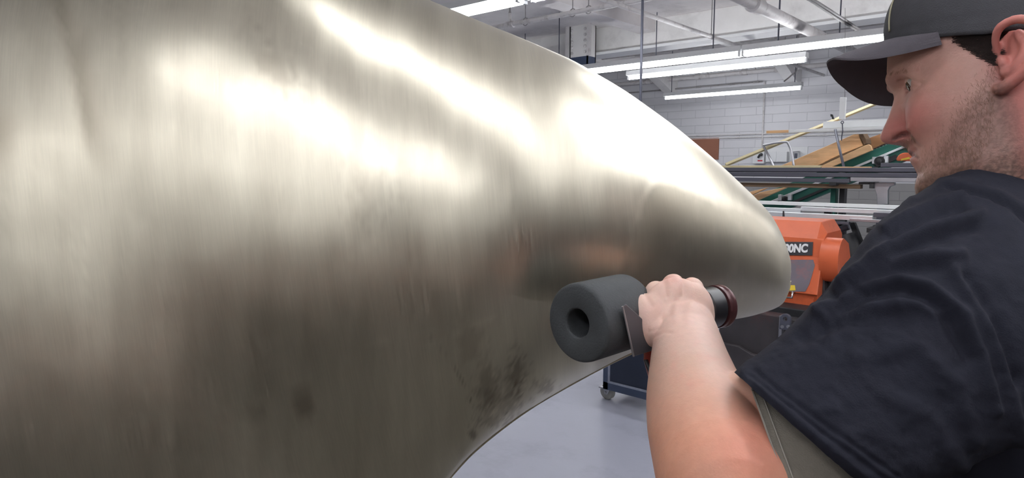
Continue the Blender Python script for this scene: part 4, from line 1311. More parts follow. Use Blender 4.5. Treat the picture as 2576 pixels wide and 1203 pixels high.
# ears
for side in (1, -1):
    lw = 0.0725 * side
    def E(px, py, out):      # ear outline traced on the near side, mirrored for the far one
        f, u = atL(px, py, 0.078)
        return H(f, lw + side * out, u)
    hel = bezier([E(2508, 128, .004), E(2503, 105, .010), E(2510, 84, .016), E(2530, 72, .020), E(2556, 68, .024), E(2584, 76, .027), E(2602, 100, .028), E(2606, 130, .027), E(2598, 160, .024), E(2580, 186, .020), E(2558, 205, .015), E(2535, 218, .010), E(2517, 224, .006), E(2509, 216, .003)], 60)
    rr_ = np.interp(np.linspace(0, 1, 60), [0, .15, .5, .75, .9, 1], [.003, .0042, .0046, .0052, .0068, .004])
    body.tube(hel, list(rr_), 12, round_=True)
    ah = bezier([E(2560, 95, .016), E(2577, 125, .017), E(2572, 155, .016), E(2550, 180, .012), E(2528, 186, .008)], 30)
    body.tube(ah, list(np.interp(np.linspace(0, 1, 30), [0, .5, 1], [.0045, .006, .005])), 10, round_=True)
    tr = bezier([E(2520, 150, .006), E(2523, 162, .009), E(2527, 174, .007)], 10)
    body.tube(tr, .0046, 10, round_=True)
    # bowl of the ear
    a = [E(2515, 100, .002), E(2540, 80, .010), E(2580, 90, .017), E(2595, 130, .018), E(2580, 170, .014), E(2545, 205, .006), E(2515, 215, .0), E(2530, 160, -.004)]
    cc = sum(a) / len(a)
    fc_ = MB(); n_ = HL * side * 0.006
    body.rings([[p - n_ for p in a], [p + n_ * 0.3 for p in a]])
    body.rings([[p - n_ * 3 for p in a], [p - n_ for p in a]])

# neck, shoulders, trunk
def limb(pts, rad, n=40, m=48, rnd=True):
    q = bezier(np.array(pts), n)
    r_ = np.interp(np.linspace(0, 1, n), np.linspace(0, 1, len(rad)), rad)
    body.tube(list(q), list(r_), m, round_=rnd)

limb([P(2545, 200, HEAD_D + .01), P(2565, 330, HEAD_D + .02), P(2600, 450, .76), P(2635, 600, .77)], [.062, .064, .066, .070])
LS = P(2450, 670, .645); RS = P(2830, 640, .90)
limb([LS, P(2630, 640, .77), RS], [.055, .066, .055])
limb([P(2635, 660, .78), P(2640, 900, .79), P(2650, 1300, .80), P(2650, 1650, .80)], [.08, .125, .145, .14])
# left arm
EL = P(1815, 1196, .565)
body.ell(P(1885, 1030, .632), RIGHT * .040, UP * .038, FWD * .045)
limb([LS, P(2240, 880, .612), P(1990, 1170, .582), EL], [.050, .053, .053, .055])
limb([EL, P(1772, 1075, .635), P(1750, 1000, .69), P(1735, 915, .755), P(1728, 855, .80), P(1722, 828, .812)], [.056, .0545, .051, .0445, .0395, .038])
# left hand
HD = TOOL_D + 0.02
carp = [P(1672, 842, HD - .02), P(1702, 838, HD - .025), P(1733, 838, HD - .025), P(1768, 845, HD - .015)]
mcp = [P(1609, 762, HD + .016), P(1651, 735, HD + .016), P(1694, 718, HD + .014), P(1741, 727, HD + .018)]
for c_, m_, r0, r1 in zip(carp, mcp, (.018, .019, .019, .018), (.0152, .0146, .0148, .0150)):
    body.tube([c_, (c_ * .5 + m_ * .5), m_], [r0, .0172, r1], 18, round_=True)
body.ell(P(1700, 788, HD), RIGHT * .042, UP * .045, FWD * .018)
body.ell(P(1640, 806, HD - .002), RIGHT * .027, UP * .034, FWD * .022)
body.ell(P(1622, 786, HD + .002), RIGHT * .0205, UP * .024, FWD * .021)
body.ell(P(1745, 795, HD + .002), RIGHT * .026, UP * .042, FWD * .021)
for i, (m_, r0) in enumerate(zip(mcp, (.0098, .0106, .0110, .0108))):
    px_, py_ = proj(m_)
    d_ = (m_ - CAM) @ FWD
    l_ = (0.82, 0.95, 1.0, 0.94)[i]
    f1 = P(px_ + 3, py_ - 4, d_ + .040 * l_)
    f2 = P(px_ + 8, py_ + 34, d_ + .064 * l_)
    f3 = P(px_ + 12, py_ + 82 * l_, d_ + .058 * l_)
    body.tube(bezier([m_, f1, f2, f3], 16), list(np.interp(np.linspace(0, 1, 16), [0, .4, .75, 1], [r0 * 1.25, r0, r0 * .9, r0 * .78])), 14, round_=True)
body.tube(bezier([P(1758, 835, HD), P(1764, 800, HD + .022), P(1768, 795, HD + .06), P(1752, 806, HD + .092)], 18), list(np.interp(np.linspace(0, 1, 18), [0, .4, .75, 1], [.017, .0145, .0115, .0095])), 14, round_=True)
# right arm, mostly hidden behind the left one
RE = P(2290, 1250, .86); RW = P(1790, 1040, .93)
limb([RS, P(2600, 1000, .90), RE], [.052, .052, .050])
limb([RE, P(2040, 1150, .89), RW, P(1755, 1030, .93)], [.052, .048, .035, .034])
rc = P(1735, 1022, TOOL_D + .13)
body.ell(rc, RIGHT * .026, UP * .040, FWD * .030)
for j in range(4):
    q0 = P(1742, 985 + 24 * j, TOOL_D + .152)
    body.tube(bezier([q0, P(1712, 983 + 24 * j, TOOL_D + .160), P(1672, 985 + 24 * j, TOOL_D + .140), P(1668, 988 + 24 * j, TOOL_D + .112), P(1690, 992 + 24 * j, TOOL_D + .088)], 16), [.0098 - .0002 * q for q in range(16)], 12, round_=True)
body.tube(bezier([P(1745, 1000, TOOL_D + .11), P(1730, 975, TOOL_D + .092), P(1700, 965, TOOL_D + .084), P(1680, 962, TOOL_D + .088)], 12), .0115, 12, round_=True)

MAN_ORG = np.array([P(2640, 1500, .80)[0], P(2640, 1500, .80)[1], 0.0])
MAN_LABEL = 'bearded man in dark cap and navy t-shirt holding the drum sander'
person = body.build('person', bpy.data.materials.new('tmp2'), smooth=True, label=MAN_LABEL, cat='person')
md = person.modifiers.new('r', 'REMESH'); md.mode = 'VOXEL'; md.voxel_size = VOX; md.adaptivity = 0.0; md.use_smooth_shade = True
sm = person.modifiers.new('s', 'SMOOTH'); sm.factor = 0.5; sm.iterations = 3
realize(person)
me = person.data
NVB = len(me.vertices)
V = np.zeros(NVB * 3); me.vertices.foreach_get('co', V); V = V.reshape(-1, 3)
NV_ = np.zeros(NVB * 3); me.vertices.foreach_get('normal', NV_); NV_ = NV_.reshape(-1, 3)
_dv = V - CAM; _d = _dv @ FWD
_x = CX + FPX * (_dv @ RIGHT) / _d; _y = CY - FPX * (_dv @ UP) / _d
_f = ((NV_ * _dv).sum(1) < 0) & (_d < 0.95) & (_d > 0.3)
NOSTRIL = [(2247, 352), (2258, 345), (2270, 340), (2283, 337)]
MOUTH = [(2288, 389), (2300, 392), (2310, 397)]
_disp = np.zeros(NVB)
for pts, w_, h_ in ((NOSTRIL, 4.5, -.0042), ([(2252, 338), (2270, 326), (2284, 322)], 8, .0016), ([(2262, 204), (2280, 201), (2300, 203), (2318, 210)], 3.5, -.0016), ([(2285, 228), (2300, 228), (2318, 220)], 5, -.0012),
                   (MOUTH, 3.5, -.0022), ([(2292, 403), (2302, 408)], 8, .0012), ([(2300, 432), (2315, 436)], 8, -.0012),
                   ([(2283, 340), (2293, 365), (2306, 385)], 6, -.0018),
                   ([(1622, 742), (1640, 768)], 7, -.0018), ([(1670, 712), (1676, 745)], 7, -.0022), ([(1718, 706), (1718, 742)], 7, -.0022),
                   ([(1648, 745), (1680, 805)], 10, .0011), ([(1694, 725), (1702, 805)], 10, .0013), ([(1742, 735), (1732, 805)], 10, .0011),
                   ([(1640, 850), (1672, 836), (1690, 838)], 4, -.0008), ([(1632, 835), (1660, 828)], 4, -.0008)):
    _disp += h_ * np.exp(-(segdist(_x, _y, pts) / w_) ** 2)
V = V + NV_ * (_disp * _f)[:, None]
me.vertices.foreach_set('co', V.ravel()); me.update()
rel = V - HO
hf, hl, hu = rel @ HF, rel @ HL, rel @ HU
dv = V - CAM; dd = dv @ FWD
sx_ = CX + FPX * (dv @ RIGHT) / dd; sy_ = CY - FPX * (dv @ UP) / dd
ishead = (hu > u_jaw - .02) & (hf > -.12) & (hf < .2) & (np.abs(hl) < .12) & (sx_ > 2150)
col = np.tile(np.array(SKIN), (NVB, 1))


def mixc(col, c, w):
    w = np.clip(w, 0, 1)[:, None]
    return col * (1 - w) + np.array(c) * w


n1 = fbm(sx_ / 22, sy_ / 22, 40, 4); n2_ = fbm(sx_ / 7, sy_ / 7, 44, 3)
RED = srgb(200, 104, 96); PINK = srgb(214, 146, 134); STUB = srgb(92, 70, 58); LIPC = srgb(188, 122, 118)
col = mixc(col, PINK, (n1 - .45) * .8)
hd = ishead.astype(float)
col = mixc(col, PINK, hd * .55)
col = mixc(col, RED, hd * .75 * G((hf - .085) / .03) * G((hu - u_cheek) / .025))
col = mixc(col, RED, hd * .55 * G((hf - .13) / .025) * G((hu - u_nt) / .02))
col = mixc(col, RED, hd * .85 * np.clip((.012 - hf) / .02, 0, 1))
col = mixc(col, RED, (~ishead & (sx_ > 2350) & (sy_ < 560)).astype(float) * .85)
col = mixc(col, LIPC, hd * .8 * G(hl / .024) * G((hu - (u_mouth - .001)) / .007) * (hf > .07))
# stubble: below a line from the sideburn to the chin
lim = np.interp(hf, [-.02, atL(2440, 240, .06)[0], atL(2370, 330, .06)[0], atL(2320, 400, .05)[0], atL(2303, 425, .03)[0], .12][0:6] if True else [], [atL(2500, 150, .07)[1], atL(2440, 240, .06)[1], atL(2370, 330, .06)[1], atL(2320, 400, .05)[1], atL(2303, 425, .03)[1], atL(2303, 425, .03)[1]])
lim = lim + (n1 - .5) * .018
stub = hd * np.clip((lim - hu) / .016, 0, 1) * np.clip((hf + .016 + (n1 - .5) * .02) / .012, 0, 1) * (.5 + .5 * np.clip((n2_ - .32) * 3.2, 0, 1))
stub = stub * (.62 + .38 * np.clip((atL(2380, 400, .06)[1] - hu) / .03, 0, 1))
must = hd * G((hu - (u_nb - .009)) / .006) * (np.abs(hl) < .034) * (hf > .07) * .5 * (.4 + .6 * n2_)
col = mixc(col, STUB, np.maximum(stub, must) * .9)
col = mixc(col, srgb(70, 44, 44), hd * .6 * G((np.abs(hl) - .0105) / .004) * G((hu - (u_nb + .0015)) / .003) * (hf > .08))
# arm: tanned and ruddy towards the elbow and inner upper arm, pale hand
arm = (~ishead & (sx_ < 2150)).astype(float)
col = mixc(col, srgb(212, 152, 126), arm * np.clip((sy_ - 880) / 220, 0, 1) * .9)
col = mixc(col, srgb(200, 116, 100), arm * .5 * G((sx_ - 1900) / 110) * G((sy_ - 1120) / 110))
col = mixc(col, srgb(236, 200, 186), arm * np.clip((900 - sy_) / 90, 0, 1) * .8)
col = mixc(col, PINK, arm * .5 * G((sx_ - 1690) / 26) * G((sy_ - 700) / 16))
col = mixc(col, srgb(64, 46, 38), stub * .75 * np.clip((atL(2360, 430, .05)[1] - hu) / .02, 0, 1) * np.clip((hf - .02) / .03, 0, 1))
gr = col.mean(1, keepdims=True)
for pts, w_ in ((NOSTRIL, 4.0), (MOUTH, 2.6)):
    col = mixc(col, srgb(92, 48, 44), hd * _f * .8 * np.exp(-(segdist(sx_, sy_, pts) / w_) ** 2))
col = mixc(col, srgb(206, 128, 122), hd * _f * .7 * np.exp(-(segdist(sx_, sy_, [(2291, 400), (2300, 404)]) / 6) ** 2))
earw = np.clip((.004 - hf) / .02, 0, 1)[:, None] * hd[:, None]
col = np.where(hd[:, None] > 0, (col * .88 + gr * .12) * .76, col)
col = col * (1 - .7 * earw) + np.array(srgb(206, 134, 124)) * .7 * earw
ca = me.color_attributes.new('tone', 'FLOAT_COLOR', 'POINT')
ca.data.foreach_set('color', np.concatenate([col, np.ones((NVB, 1))], 1).astype(np.float32).ravel())
me.materials.clear()
M_SKIN = mat('skin', SKIN, 0.48, var=0.05, vscale=120, bump=0.10, bscale=500, attr='tone', sss=0.12, spec=0.4)
me.materials.append(M_SKIN)
for v_ in ('person',):
    pass

# children share the person's own origin (world origin), parts are built in world coordinates
def part(k, name, m_, **kw):
    return k.build(name, m_, person, **kw)

# eyes
for side in (1, -1):
    ce = H(EYE_F, EYE_L * side, EYE_U)
    gz = unit(HF * 1.0 + HL * 0.0 - HU * 0.25)
    k = MB(); k.ell(ce, unit(np.cross(gz, HU)) * .0113, unit(np.cross(gz, np.cross(HU, gz))) * .0113, gz * .0116, 16, 20)
    eo = part(k, 'eye', mat('eye_white_%d' % (side + 1), (0.34, 0.30, 0.28), 0.35), smooth=True)
    k = MB(); k.lathe(ce + gz * .0092, gz, [(0, .0070), (.0016, .0062), (.0026, .004), (.0029, .0001)], 24)
    k.build('iris', mat('iris_brown_%d' % (side + 1), (0.05, 0.028, 0.016), 0.12), eo, smooth=True)

# brow, hair above the ear, stubble: short tapered strands
M_HAIR = mat('dark_hair', srgb(52, 42, 40), 0.55, var=0.3, vscale=200)
M_BEARD = mat('beard_hair', srgb(124, 92, 72), 0.5, var=0.45, vscale=300)


def strand(k, p, dirv, n, length, w, curl=0.0):
    dirv = unit(dirv)
    sd = unit(np.cross(dirv, n))
    p1 = p + dirv * length * .55 + n * length * .10
    p2 = p + dirv * length + n * length * (.05 + curl)
    k.add([p + sd * w, p - sd * w, p + n * w, p1 + sd * w * .7, p1 - sd * w * .7, p1 + n * w * .7, p2],
          [(0, 1, 4, 3), (1, 2, 5, 4), (2, 0, 3, 5), (3, 4, 6), (4, 5, 6), (5, 3, 6), (0, 2, 1)])


k = MB()
cnt = 0
while cnt < 2600:
    px_, py_ = rng.uniform(2395, 2505), rng.uniform(70, 168)
    if py_ > np.interp(px_, [2395, 2420, 2450, 2475, 2505], [100, 118, 138, 152, 168]) + rng.gauss(0, 5): continue
    f, u = atL(px_, py_, .072)
    p, n, up_ = skin_surface(f, u, 1, .0003)
    dv_ = -HF * rng.uniform(.5, 1.2) - HU * rng.uniform(.0, .9) + HL * rng.uniform(-.2, .2)
    dv_ = dv_ - n * (dv_ @ n)
    strand(k, p, dv_, n, rng.uniform(.006, .013), .00022, rng.uniform(0, .25))
    cnt += 1
part(k, 'hair', M_HAIR, label='short dark hair between cap and ear')
k = MB()
cnt = 0
while cnt < 2600:
    px_, py_ = rng.uniform(2300, 2500), rng.uniform(170, 515)
    lim_ = np.interp(px_, [2300, 2320, 2370, 2440, 2500], [425, 400, 330, 240, 165]) + rng.gauss(0, 14)
    low = np.interp(px_, [2300, 2330, 2400, 2440, 2500], [500, 520, 500, 440, 330]) + rng.gauss(0, 10)
    if py_ < lim_ or py_ > low: continue
    if rng.random() > .22 + .78 * min(1, max(0, (py_ - 350) / 110)): continue
    lg = .055 if px_ > 2340 else .035
    f, u = atL(px_, py_, lg)
    p, n, up_ = skin_surface(f, u, 1, .0002)
    dv_ = -HU * rng.uniform(.5, 1.1) + HF * rng.uniform(-.5, .5)
    dv_ = dv_ - n * (dv_ @ n)
    strand(k, p, dv_, n, rng.uniform(.0025, .0060), .00010, rng.uniform(-.1, .25))
    cnt += 1
for q in range(420):
    l_ = rng.uniform(-.03, .034); u_ = u_nb - .005 - rng.uniform(0, .009)
    i = int(np.searchsorted(us, u_)); r_ = HEADFLU[i]
    cand = np.where(r_[:, 0] > .05)[0]; j = cand[np.argmin(np.abs(r_[cand, 1] - l_))]
    n = unit(HF + HL * l_ * 8)
    strand(k, HEADV[i, j], -HU + HL * l_ * 12 + HF * .1, n, rng.uniform(.003, .005), .00009, .0)
part(k, 'beard', M_BEARD, label='brown stubble beard')
for side in (1, -1):
    k = MB()
    for q in range(90):
        l_ = side * rng.uniform(.012, .046); u_ = u_eye + .0155 + rng.gauss(0, .0018) - .004 * max(0, abs(l_) - .035) / .01
        i = int(np.searchsorted(us, u_)); r_ = HEADFLU[i]
        cand = np.where(r_[:, 0] > .04)[0]; j = cand[np.argmin(np.abs(r_[cand, 1] - l_))]
        n = unit(HF + HL * l_ * 9)
        strand(k, HEADV[i, j], HL * side + HU * .25 - HF * .6, n, rng.uniform(.004, .007), .00010, .0)
    part(k, 'eyebrow', M_BEARD)
# ------------------------------------------------------------------ cap
M_CAP = mat('charcoal_twill', srgb(68, 68, 72), 0.85, var=0.08, vscale=60, bump=0.25, bscale=900, spec=0.2)
M_CAPD = mat('charcoal_twill_visor', srgb(84, 80, 86), 0.85, var=0.06, vscale=60, bump=0.2, bscale=900, spec=0.2)
ff, uf = atL(2238, 128)
fs1, us1 = atL(2345, 93, .07)
fs2, us2 = atL(2500, 80, .08)
NTc, NVc = 120, 40
ths = np.linspace(-math.pi, math.pi, NTc, endpoint=False)
def cap_edge(t_):
    a = abs(t_)
    u = np.interp(a, [0, .5, 1.0, 1.57, 2.2, math.pi], [uf, uf + .3 * (us1 - uf), us1, us2, us2 - .012, us2 - .018])
    return u
def cap_pt(t_, v, off=0.0):
    """v 0 at the edge, 1 at the button"""
    a = v * math.pi / 2
    g_ = math.cos(a) ** .62 if v < 1 else 0
    h_ = math.sin(a)
    ue_ = cap_edge(t_)
    rf = (ff + .004 if math.cos(t_) > 0 else .108) + off
    rl = .0815 + off
    pinch = 1 - .0
    return H(rf * math.cos(t_) * g_ * (1 if math.cos(t_) > 0 else 1), rl * np.sign(math.sin(t_)) * abs(math.sin(t_)) ** .9 * g_, ue_ * (1 - h_) + .150 * h_ + (.004 * off))
rgs = []
for v in np.linspace(0, .985, NVc):
    rgs.append([cap_pt(t_, v, .0012 * (G((t_ - .95) / .02) * -1 + G((t_ - 1.02) / .03) * .4) - .0008 * G((v - .10) / .012)) for t_ in ths])
inner = []
for v in np.linspace(.985, 0, 12):
    inner.append([cap_pt(t_, v, -.003) for t_ in ths])
k = MB(); k.rings(rgs + inner, cap0=False, cap1=False, close=True)
cap = part(k, 'cap', M_CAP, smooth=True, label='charcoal baseball cap')
# visor
NA_, NB_ = 60, 26
top = np.zeros((NB_, NA_, 3)); bot = np.zeros((NB_, NA_, 3))
ftip, utip = atL(*VIS_TIP)
for ia, a in enumerate(np.linspace(-1, 1, NA_)):
    t_ = a * 1.12
    e0 = cap_pt(t_, 0.02, .0005)
    q0 = e0 - HO
    f_0, l_0, u_0 = q0 @ HF, q0 @ HL, q0 @ HU
    Lx = (ftip - ff) * max(0.0, 1 - abs(a) ** VIS_E) ** .5
    for ib, b_ in enumerate(np.linspace(0, 1, NB_)):
        f = f_0 + Lx * b_
        l = l_0 * (1 + .02 * b_ * (1 - abs(a)))
        u = u_0 + (utip - uf) * (Lx * b_ / (ftip - ff)) - VIS_K * (l * l) * b_ - .006 * b_ * (1 - b_) * -1
        th_ = .0022
        u = u + VIS_T * l * b_
        top[ib, ia] = H(f, l, u + th_ * (1 - .5 * b_)); bot[ib, ia] = H(f, l, u - th_ * (1 - .5 * b_))
k = MB()
vs = [p for g_ in (top, bot) for row in g_ for p in row]
fs = []
idx = lambda s_, b_, a_: s_ * NB_ * NA_ + b_ * NA_ + a_
for b_ in range(NB_ - 1):
    for a_ in range(NA_ - 1):
        fs.append((idx(0, b_, a_), idx(0, b_, a_ + 1), idx(0, b_ + 1, a_ + 1), idx(0, b_ + 1, a_)))
        fs.append((idx(1, b_, a_), idx(1, b_ + 1, a_), idx(1, b_ + 1, a_ + 1), idx(1, b_, a_ + 1)))
for a_ in range(NA_ - 1):
    fs.append((idx(0, NB_ - 1, a_), idx(0, NB_ - 1, a_ + 1), idx(1, NB_ - 1, a_ + 1), idx(1, NB_ - 1, a_)))
    fs.append((idx(0, 0, a_), idx(1, 0, a_), idx(1, 0, a_ + 1), idx(0, 0, a_ + 1)))
for b_ in range(NB_ - 1):
    for a_ in (0, NA_ - 1):
        fs.append((idx(0, b_, a_), idx(0, b_ + 1, a_), idx(1, b_ + 1, a_), idx(1, b_, a_)))
k.add(vs, fs)
k.build('visor', M_CAPD, cap, smooth=True, auto=60)
# piping line on the front panel
k = MB(); k.tube([cap_pt(.42 + .10 * v, v, .0012) for v in np.linspace(.12, .8, 20)], .0010, 6)
k.build('front_seam', mat('seam_tan', srgb(150, 144, 122), 0.7), cap, smooth=True)
# ------------------------------------------------------------------ clothes
M_SHIRT = mat('navy_jersey', srgb(37, 38, 47), 0.92, var=0.10, vscale=40, bump=0.14, bscale=700, spec=0.12)
M_UNDER = mat('grey_undershirt', srgb(122, 117, 108), 0.92, var=0.08, vscale=120, bump=0.3, bscale=900, spec=0.1)
SL = [  # top px, bottom px, centre depth, half depth
    ((1856, 945), (2196, 1250), .575, .070),
    ((1872, 934), (2212, 1238), .578, .078),
    ((1932, 893), (2262, 1200), .585, .085),
    ((2002, 833), (2340, 1165), .592, .090),
    ((2062, 772), (2420, 1120), .598, .093),
    ((2110, 716), (2500, 1085), .602, .096),
    ((2150, 658), (2570, 1045), .606, .098),
    ((2200, 594), (2640, 990), .612, .100),
    ((2268, 535), (2700, 930), .622, .105),
    ((2335, 489), (2760, 870), .636, .110),
    ((2425, 438), (2830, 800), .655, .112),
    ((2520, 400), (2880, 740), .680, .110),
    ((2620, 375), (2900, 700), .710, .100),
    ((2710, 390), (2890, 660), .735, .060),
]
nr, na = 200, 220
rw = bezier([[a[0], a[1], b[0], b[1], d, h] for a, b, d, h in SL], nr)
rg = []
for tx, ty, bx, by, D, ad in rw:
    T_, B_ = P(tx, ty, D), P(bx, by, D)
    c = (T_ + B_) / 2; ev = T_ - B_; h = np.linalg.norm(ev) / 2; ev = unit(ev)
    dist = np.linalg.norm(c - CAM); h *= math.sqrt(1 - (ad / dist) ** 2)
    ed = unit(c - CAM); ed = unit(ed - ev * (ed @ ev))
    ph = np.linspace(0, 2 * math.pi, na, endpoint=False)
    rg.append(c + h * np.cos(ph)[:, None] * ev - ad * np.sin(ph)[:, None] * ed)
S = np.array(rg)
# folds: ridges (+) and valleys (-) along lines
def folds(S, lst):
    v = S - CAM; d = v @ FWD
    X = CX + FPX * (v @ RIGHT) / d; Y = CY - FPX * (v @ UP) / d
    n = np.cross(np.roll(S, -1, 1) - np.roll(S, 1, 1), np.gradient(S, axis=0))
    n /= np.maximum(np.linalg.norm(n, axis=2, keepdims=True), 1e-9)
    c = S.mean(1, keepdims=True)
    n *= np.sign((n * (S - c)).sum(2, keepdims=True))
    facing = (n * v).sum(2) < 0
    disp = np.zeros(X.shape)
    for pts, w, hgt in lst:
        disp += 1.5 * hgt * np.exp(-(segdist(X.ravel(), Y.ravel(), pts).reshape(X.shape) / w) ** 2)
    disp += (fbm(X / 70 + Y / 200, Y / 60 - X / 160, 70, 4) - .5) * .006
    disp += (fbm(X / 30 + Y / 90, Y / 24 - X / 70, 76, 3) - .5) * .0016
    return S + n * (disp * facing)[:, :, None]
FOLD = [([(2105, 722), (2200, 645), (2330, 578), (2470, 536)], 14, .0040), ([(2100, 745), (2200, 672), (2330, 605), (2450, 570)], 16, -.0045),
        ([(2128, 712), (2230, 655), (2350, 640), (2420, 640)], 15, .0035), ([(2150, 725), (2260, 680), (2370, 670)], 16, -.0035),
        ([(2060, 785), (2160, 717), (2250, 702), (2340, 722), (2420, 790), (2470, 900), (2500, 1030)], 15, .0045), ([(2070, 815), (2170, 745), (2260, 728), (2330, 748), (2395, 810), (2440, 900)], 18, -.0040),
        ([(2400, 680), (2480, 800), (2535, 950), (2565, 1110)], 16, .0036), ([(2430, 700), (2510, 830), (2560, 960)], 16, -.0036),
        ([(2080, 800), (2200, 768), (2300, 762), (2360, 790)], 16, .0030), ([(2020, 850), (2150, 800), (2290, 800)], 22, -.0025),
        ([(2150, 900), (2300, 870), (2400, 960), (2450, 1100)], 26, .0026), ([(2230, 1000), (2340, 1050), (2420, 1180)], 24, .0024),
        ([(1900, 935), (1985, 1000), (2100, 1085), (2260, 1200)], 6, -.0016), ([(1886, 948), (1972, 1012), (2085, 1100), (2240, 1215)], 6, -.0014), ([(1870, 940), (1940, 1000), (2060, 1100), (2200, 1215)], 10, .0016),
        ([(2380, 470), (2440, 482), (2490, 492), (2540, 522), (2600, 570)], 5, -.0030), ([(2370, 456), (2450, 470), (2510, 488), (2570, 525)], 12, .0022),
        ([(2230, 575), (2330, 520), (2420, 490)], 12, .0030), ([(2240, 595), (2340, 545), (2420, 520)], 12, -.0030)]
S2 = folds(S, FOLD)
inner = [c_ + (r_ - c_) * .975 for r_, c_ in ((S2[i], S2[i].mean(0)) for i in range(60, -1, -1))]
k = MB()
k.rings(inner + list(S2), cap0=True, cap1=True)
# trunk of the shirt
TR = []
for (x, y, d, a, b) in ((2640, 2000, .80, .19, .175), (2640, 1750, .80, .195, .18), (2650, 1450, .80, .20, .185), (2650, 1200, .80, .20, .185), (2640, 1000, .79, .192, .178), (2630, 800, .785, .18, .165), (2625, 660, .78, .160, .145), (2620, 560, .775, .135, .12), (2612, 490, .77, .10, .10), (2604, 452, .765, .079, .079), (2600, 436, .763, .0755, .0755)):
    c = P(x, y, d)
    TR.append([c[0], c[1], c[2], a, b])
TR = bezier(TR, 90)
ax_, ay_ = RIGHT, FH
trg = [[np.array([x, y, z]) + ax_ * a * math.cos(q) + ay_ * b * math.sin(q) for q in np.linspace(0, 2 * math.pi, 120, endpoint=False)] for x, y, z, a, b in TR]
tg = np.array(trg)
tg = folds(tg, [([(2330, 1060), (2420, 1130), (2500, 1260)], 22, .004), ([(2480, 900), (2540, 1020), (2560, 1203)], 20, .004), ([(2260, 1120), (2380, 1203)], 18, .003)])
k.rings(list(tg), cap0=True, cap1=True)
# right sleeve (hidden side)
q = bezier(np.array([RS + (P(2620, 560, .77) - RS) * .5, RS, P(2700, 850, .90), P(2560, 1040, .895)]), 30)
k.tube(list(q), list(np.interp(np.linspace(0, 1, 30), [0, .3, 1], [.10, .095, .085])), 40)
part(k, 't_shirt', M_SHIRT, smooth=True, label='navy blue t-shirt')
# collar band
k = MB(); c = P(2600, 438, .763)
k.tube([c + RIGHT * .074 * math.cos(a) + FH * .074 * math.sin(a) + ZZ * (-.006 * math.cos(a)) for a in np.linspace(0, 2 * math.pi, 48)], .006, 10)
part(k, 'collar', M_SHIRT, smooth=True)
# grey sleeve of the undershirt showing under the hem
US = [((1893, 986), (2040, 1400), .580, .0625), ((1900, 985), (2048, 1398), .580, .0635), ((1960, 960), (2120, 1350), .585, .068), ((2040, 900), (2200, 1280), .592, .070)]
uw = bezier([[a[0], a[1], b[0], b[1], d, h] for a, b, d, h in US], 50)
ug = []
for tx, ty, bx, by, D, ad in uw:
    T_, B_ = P(tx, ty, D), P(bx, by, D)
    c = (T_ + B_) / 2; ev = T_ - B_; h = np.linalg.norm(ev) / 2; ev = unit(ev)
    ed = unit(c - CAM); ed = unit(ed - ev * (ed @ ev))
    ph = np.linspace(0, 2 * math.pi, 160, endpoint=False)
    ug.append(c + h * np.cos(ph)[:, None] * ev - ad * np.sin(ph)[:, None] * ed)
U_ = np.array(ug)
v = U_ - CAM; d = v @ FWD
X = CX + FPX * (v @ RIGHT) / d; Y = CY - FPX * (v @ UP) / d
i_ = np.arange(50)[:, None] * np.ones((1, 160))
dsp = .0012 * np.exp(-((i_ - 2.5) / 1.2) ** 2) - .0012 * np.exp(-((i_ - 6) / 1.0) ** 2) + .0012 * np.exp(-((i_ - 12) / 1.2) ** 2) - .001 * np.exp(-((i_ - 14) / 1.0) ** 2) + .001 * np.exp(-((i_ - 20) / 1.2) ** 2)
c = U_.mean(1, keepdims=True); n = U_ - c; n /= np.linalg.norm(n, axis=2, keepdims=True)
U_ = U_ + n * dsp[:, :, None]
k = MB(); k.rings([ci + (r_ - ci) * .97 for r_, ci in ((U_[i], U_[i].mean(0)) for i in range(40, -1, -1))] + list(U_), cap0=True, cap1=True)
part(k, 'undershirt_sleeve', M_UNDER, smooth=True, label='grey undershirt sleeve with stitched hem')
k = MB()
for row in (5, 13, 21): k.tube([U_[row][j] + n[row][j] * .0004 for j in range(0, 160, 2)] , .0006, 5)
part(k, 'hem_stitching', mat('grey_thread', srgb(150, 146, 138), 0.8))
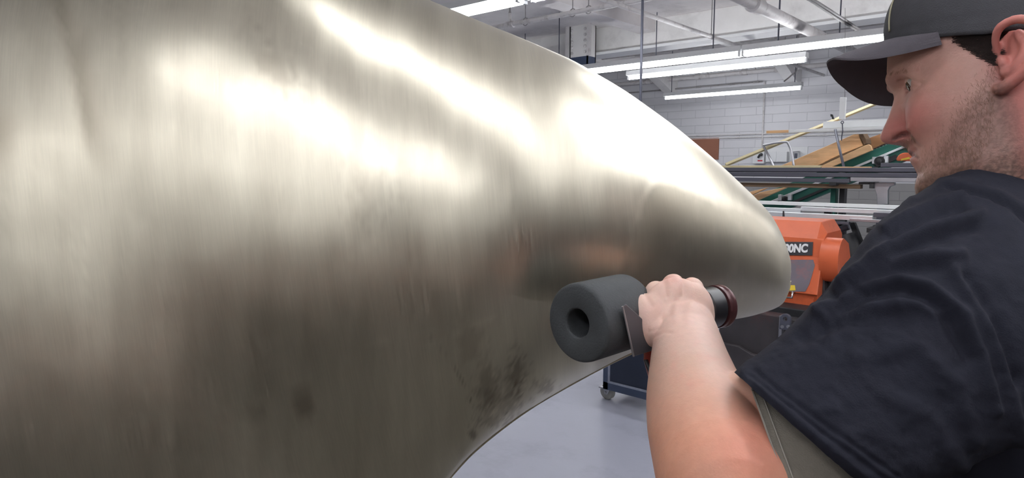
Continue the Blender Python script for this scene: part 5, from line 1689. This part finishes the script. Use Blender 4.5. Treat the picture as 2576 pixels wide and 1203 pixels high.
# trousers and boots below the frame
M_TROU = mat('work_trousers', srgb(70, 72, 80), 0.85, var=0.1, vscale=30)
hip = P(2645, 1700, .80)
k = MB()
fx_, fy_ = unit(-RIGHT * .55 + FH * .83), unit(RIGHT * .83 + FH * .55)
hz = hip[2]
for s_, fw in ((-1, .12), (1, -.12)):
    base_ = np.array([hip[0], hip[1], 0.0125]) + fy_ * .10 * s_ + fx_ * fw
    top_ = np.array([hip[0], hip[1], hz + .03]) + fy_ * .07 * s_
    kn = (base_ + top_) / 2 + fx_ * .03; kn[2] = hz * .52
    an = base_.copy(); an[2] = .06
    k.tube(list(bezier([top_, (top_ + kn) / 2, kn, (kn + an) / 2, an], 24)), list(np.interp(np.linspace(0, 1, 24), [0, .3, .55, 1], [.115, .098, .078, .066])), 28)
    bt = MB()
    cc = base_ + fx_ * .05
    ringsb = []
    for sgm, (o_, hw, hh) in enumerate(((-.13, .03, .07), (-.11, .042, .10), (-.04, .045, .12), (.03, .048, .085), (.10, .052, .06), (.155, .045, .05), (.18, .025, .035))):
        ctr = cc + fx_ * o_
        ringsb.append([ctr + fy_ * hw * math.cos(a) + ZZ * (hh * (.5 + .5 * math.sin(a)) + 0.0) for a in np.linspace(0, 2 * math.pi, 24, endpoint=False)])
    bt.rings(ringsb)
    part(bt, 'boot', M_TOOLBLK, smooth=True)
k.tube([np.array([hip[0], hip[1], hz - .05]), np.array([hip[0], hip[1], hz + .05]), np.array([hip[0], hip[1], hz + .16])], [.13, .165, .16], 40)
part(k, 'trousers', M_TROU, smooth=True)
# ------------------------------------------------------------------ world and colour
w = bpy.data.worlds.new('world')
SC.world = w
w.use_nodes = True
w.node_tree.nodes['Background'].inputs[0].default_value = (0.8, 0.85, 1, 1)
w.node_tree.nodes['Background'].inputs[1].default_value = 0.02
SC.view_settings.view_transform = 'Standard'
SC.view_settings.look = 'None'
SC.view_settings.exposure = EXPOSURE
SC.view_settings.gamma = 1
SC.view_settings.use_curve_mapping = False
SC.cycles.use_denoising = True
SC.cycles.adaptive_threshold = 0.05
SC.cycles.max_bounces = 5
SC.cycles.diffuse_bounces = 3
SC.cycles.glossy_bounces = 3
SC.cycles.sample_clamp_indirect = 8
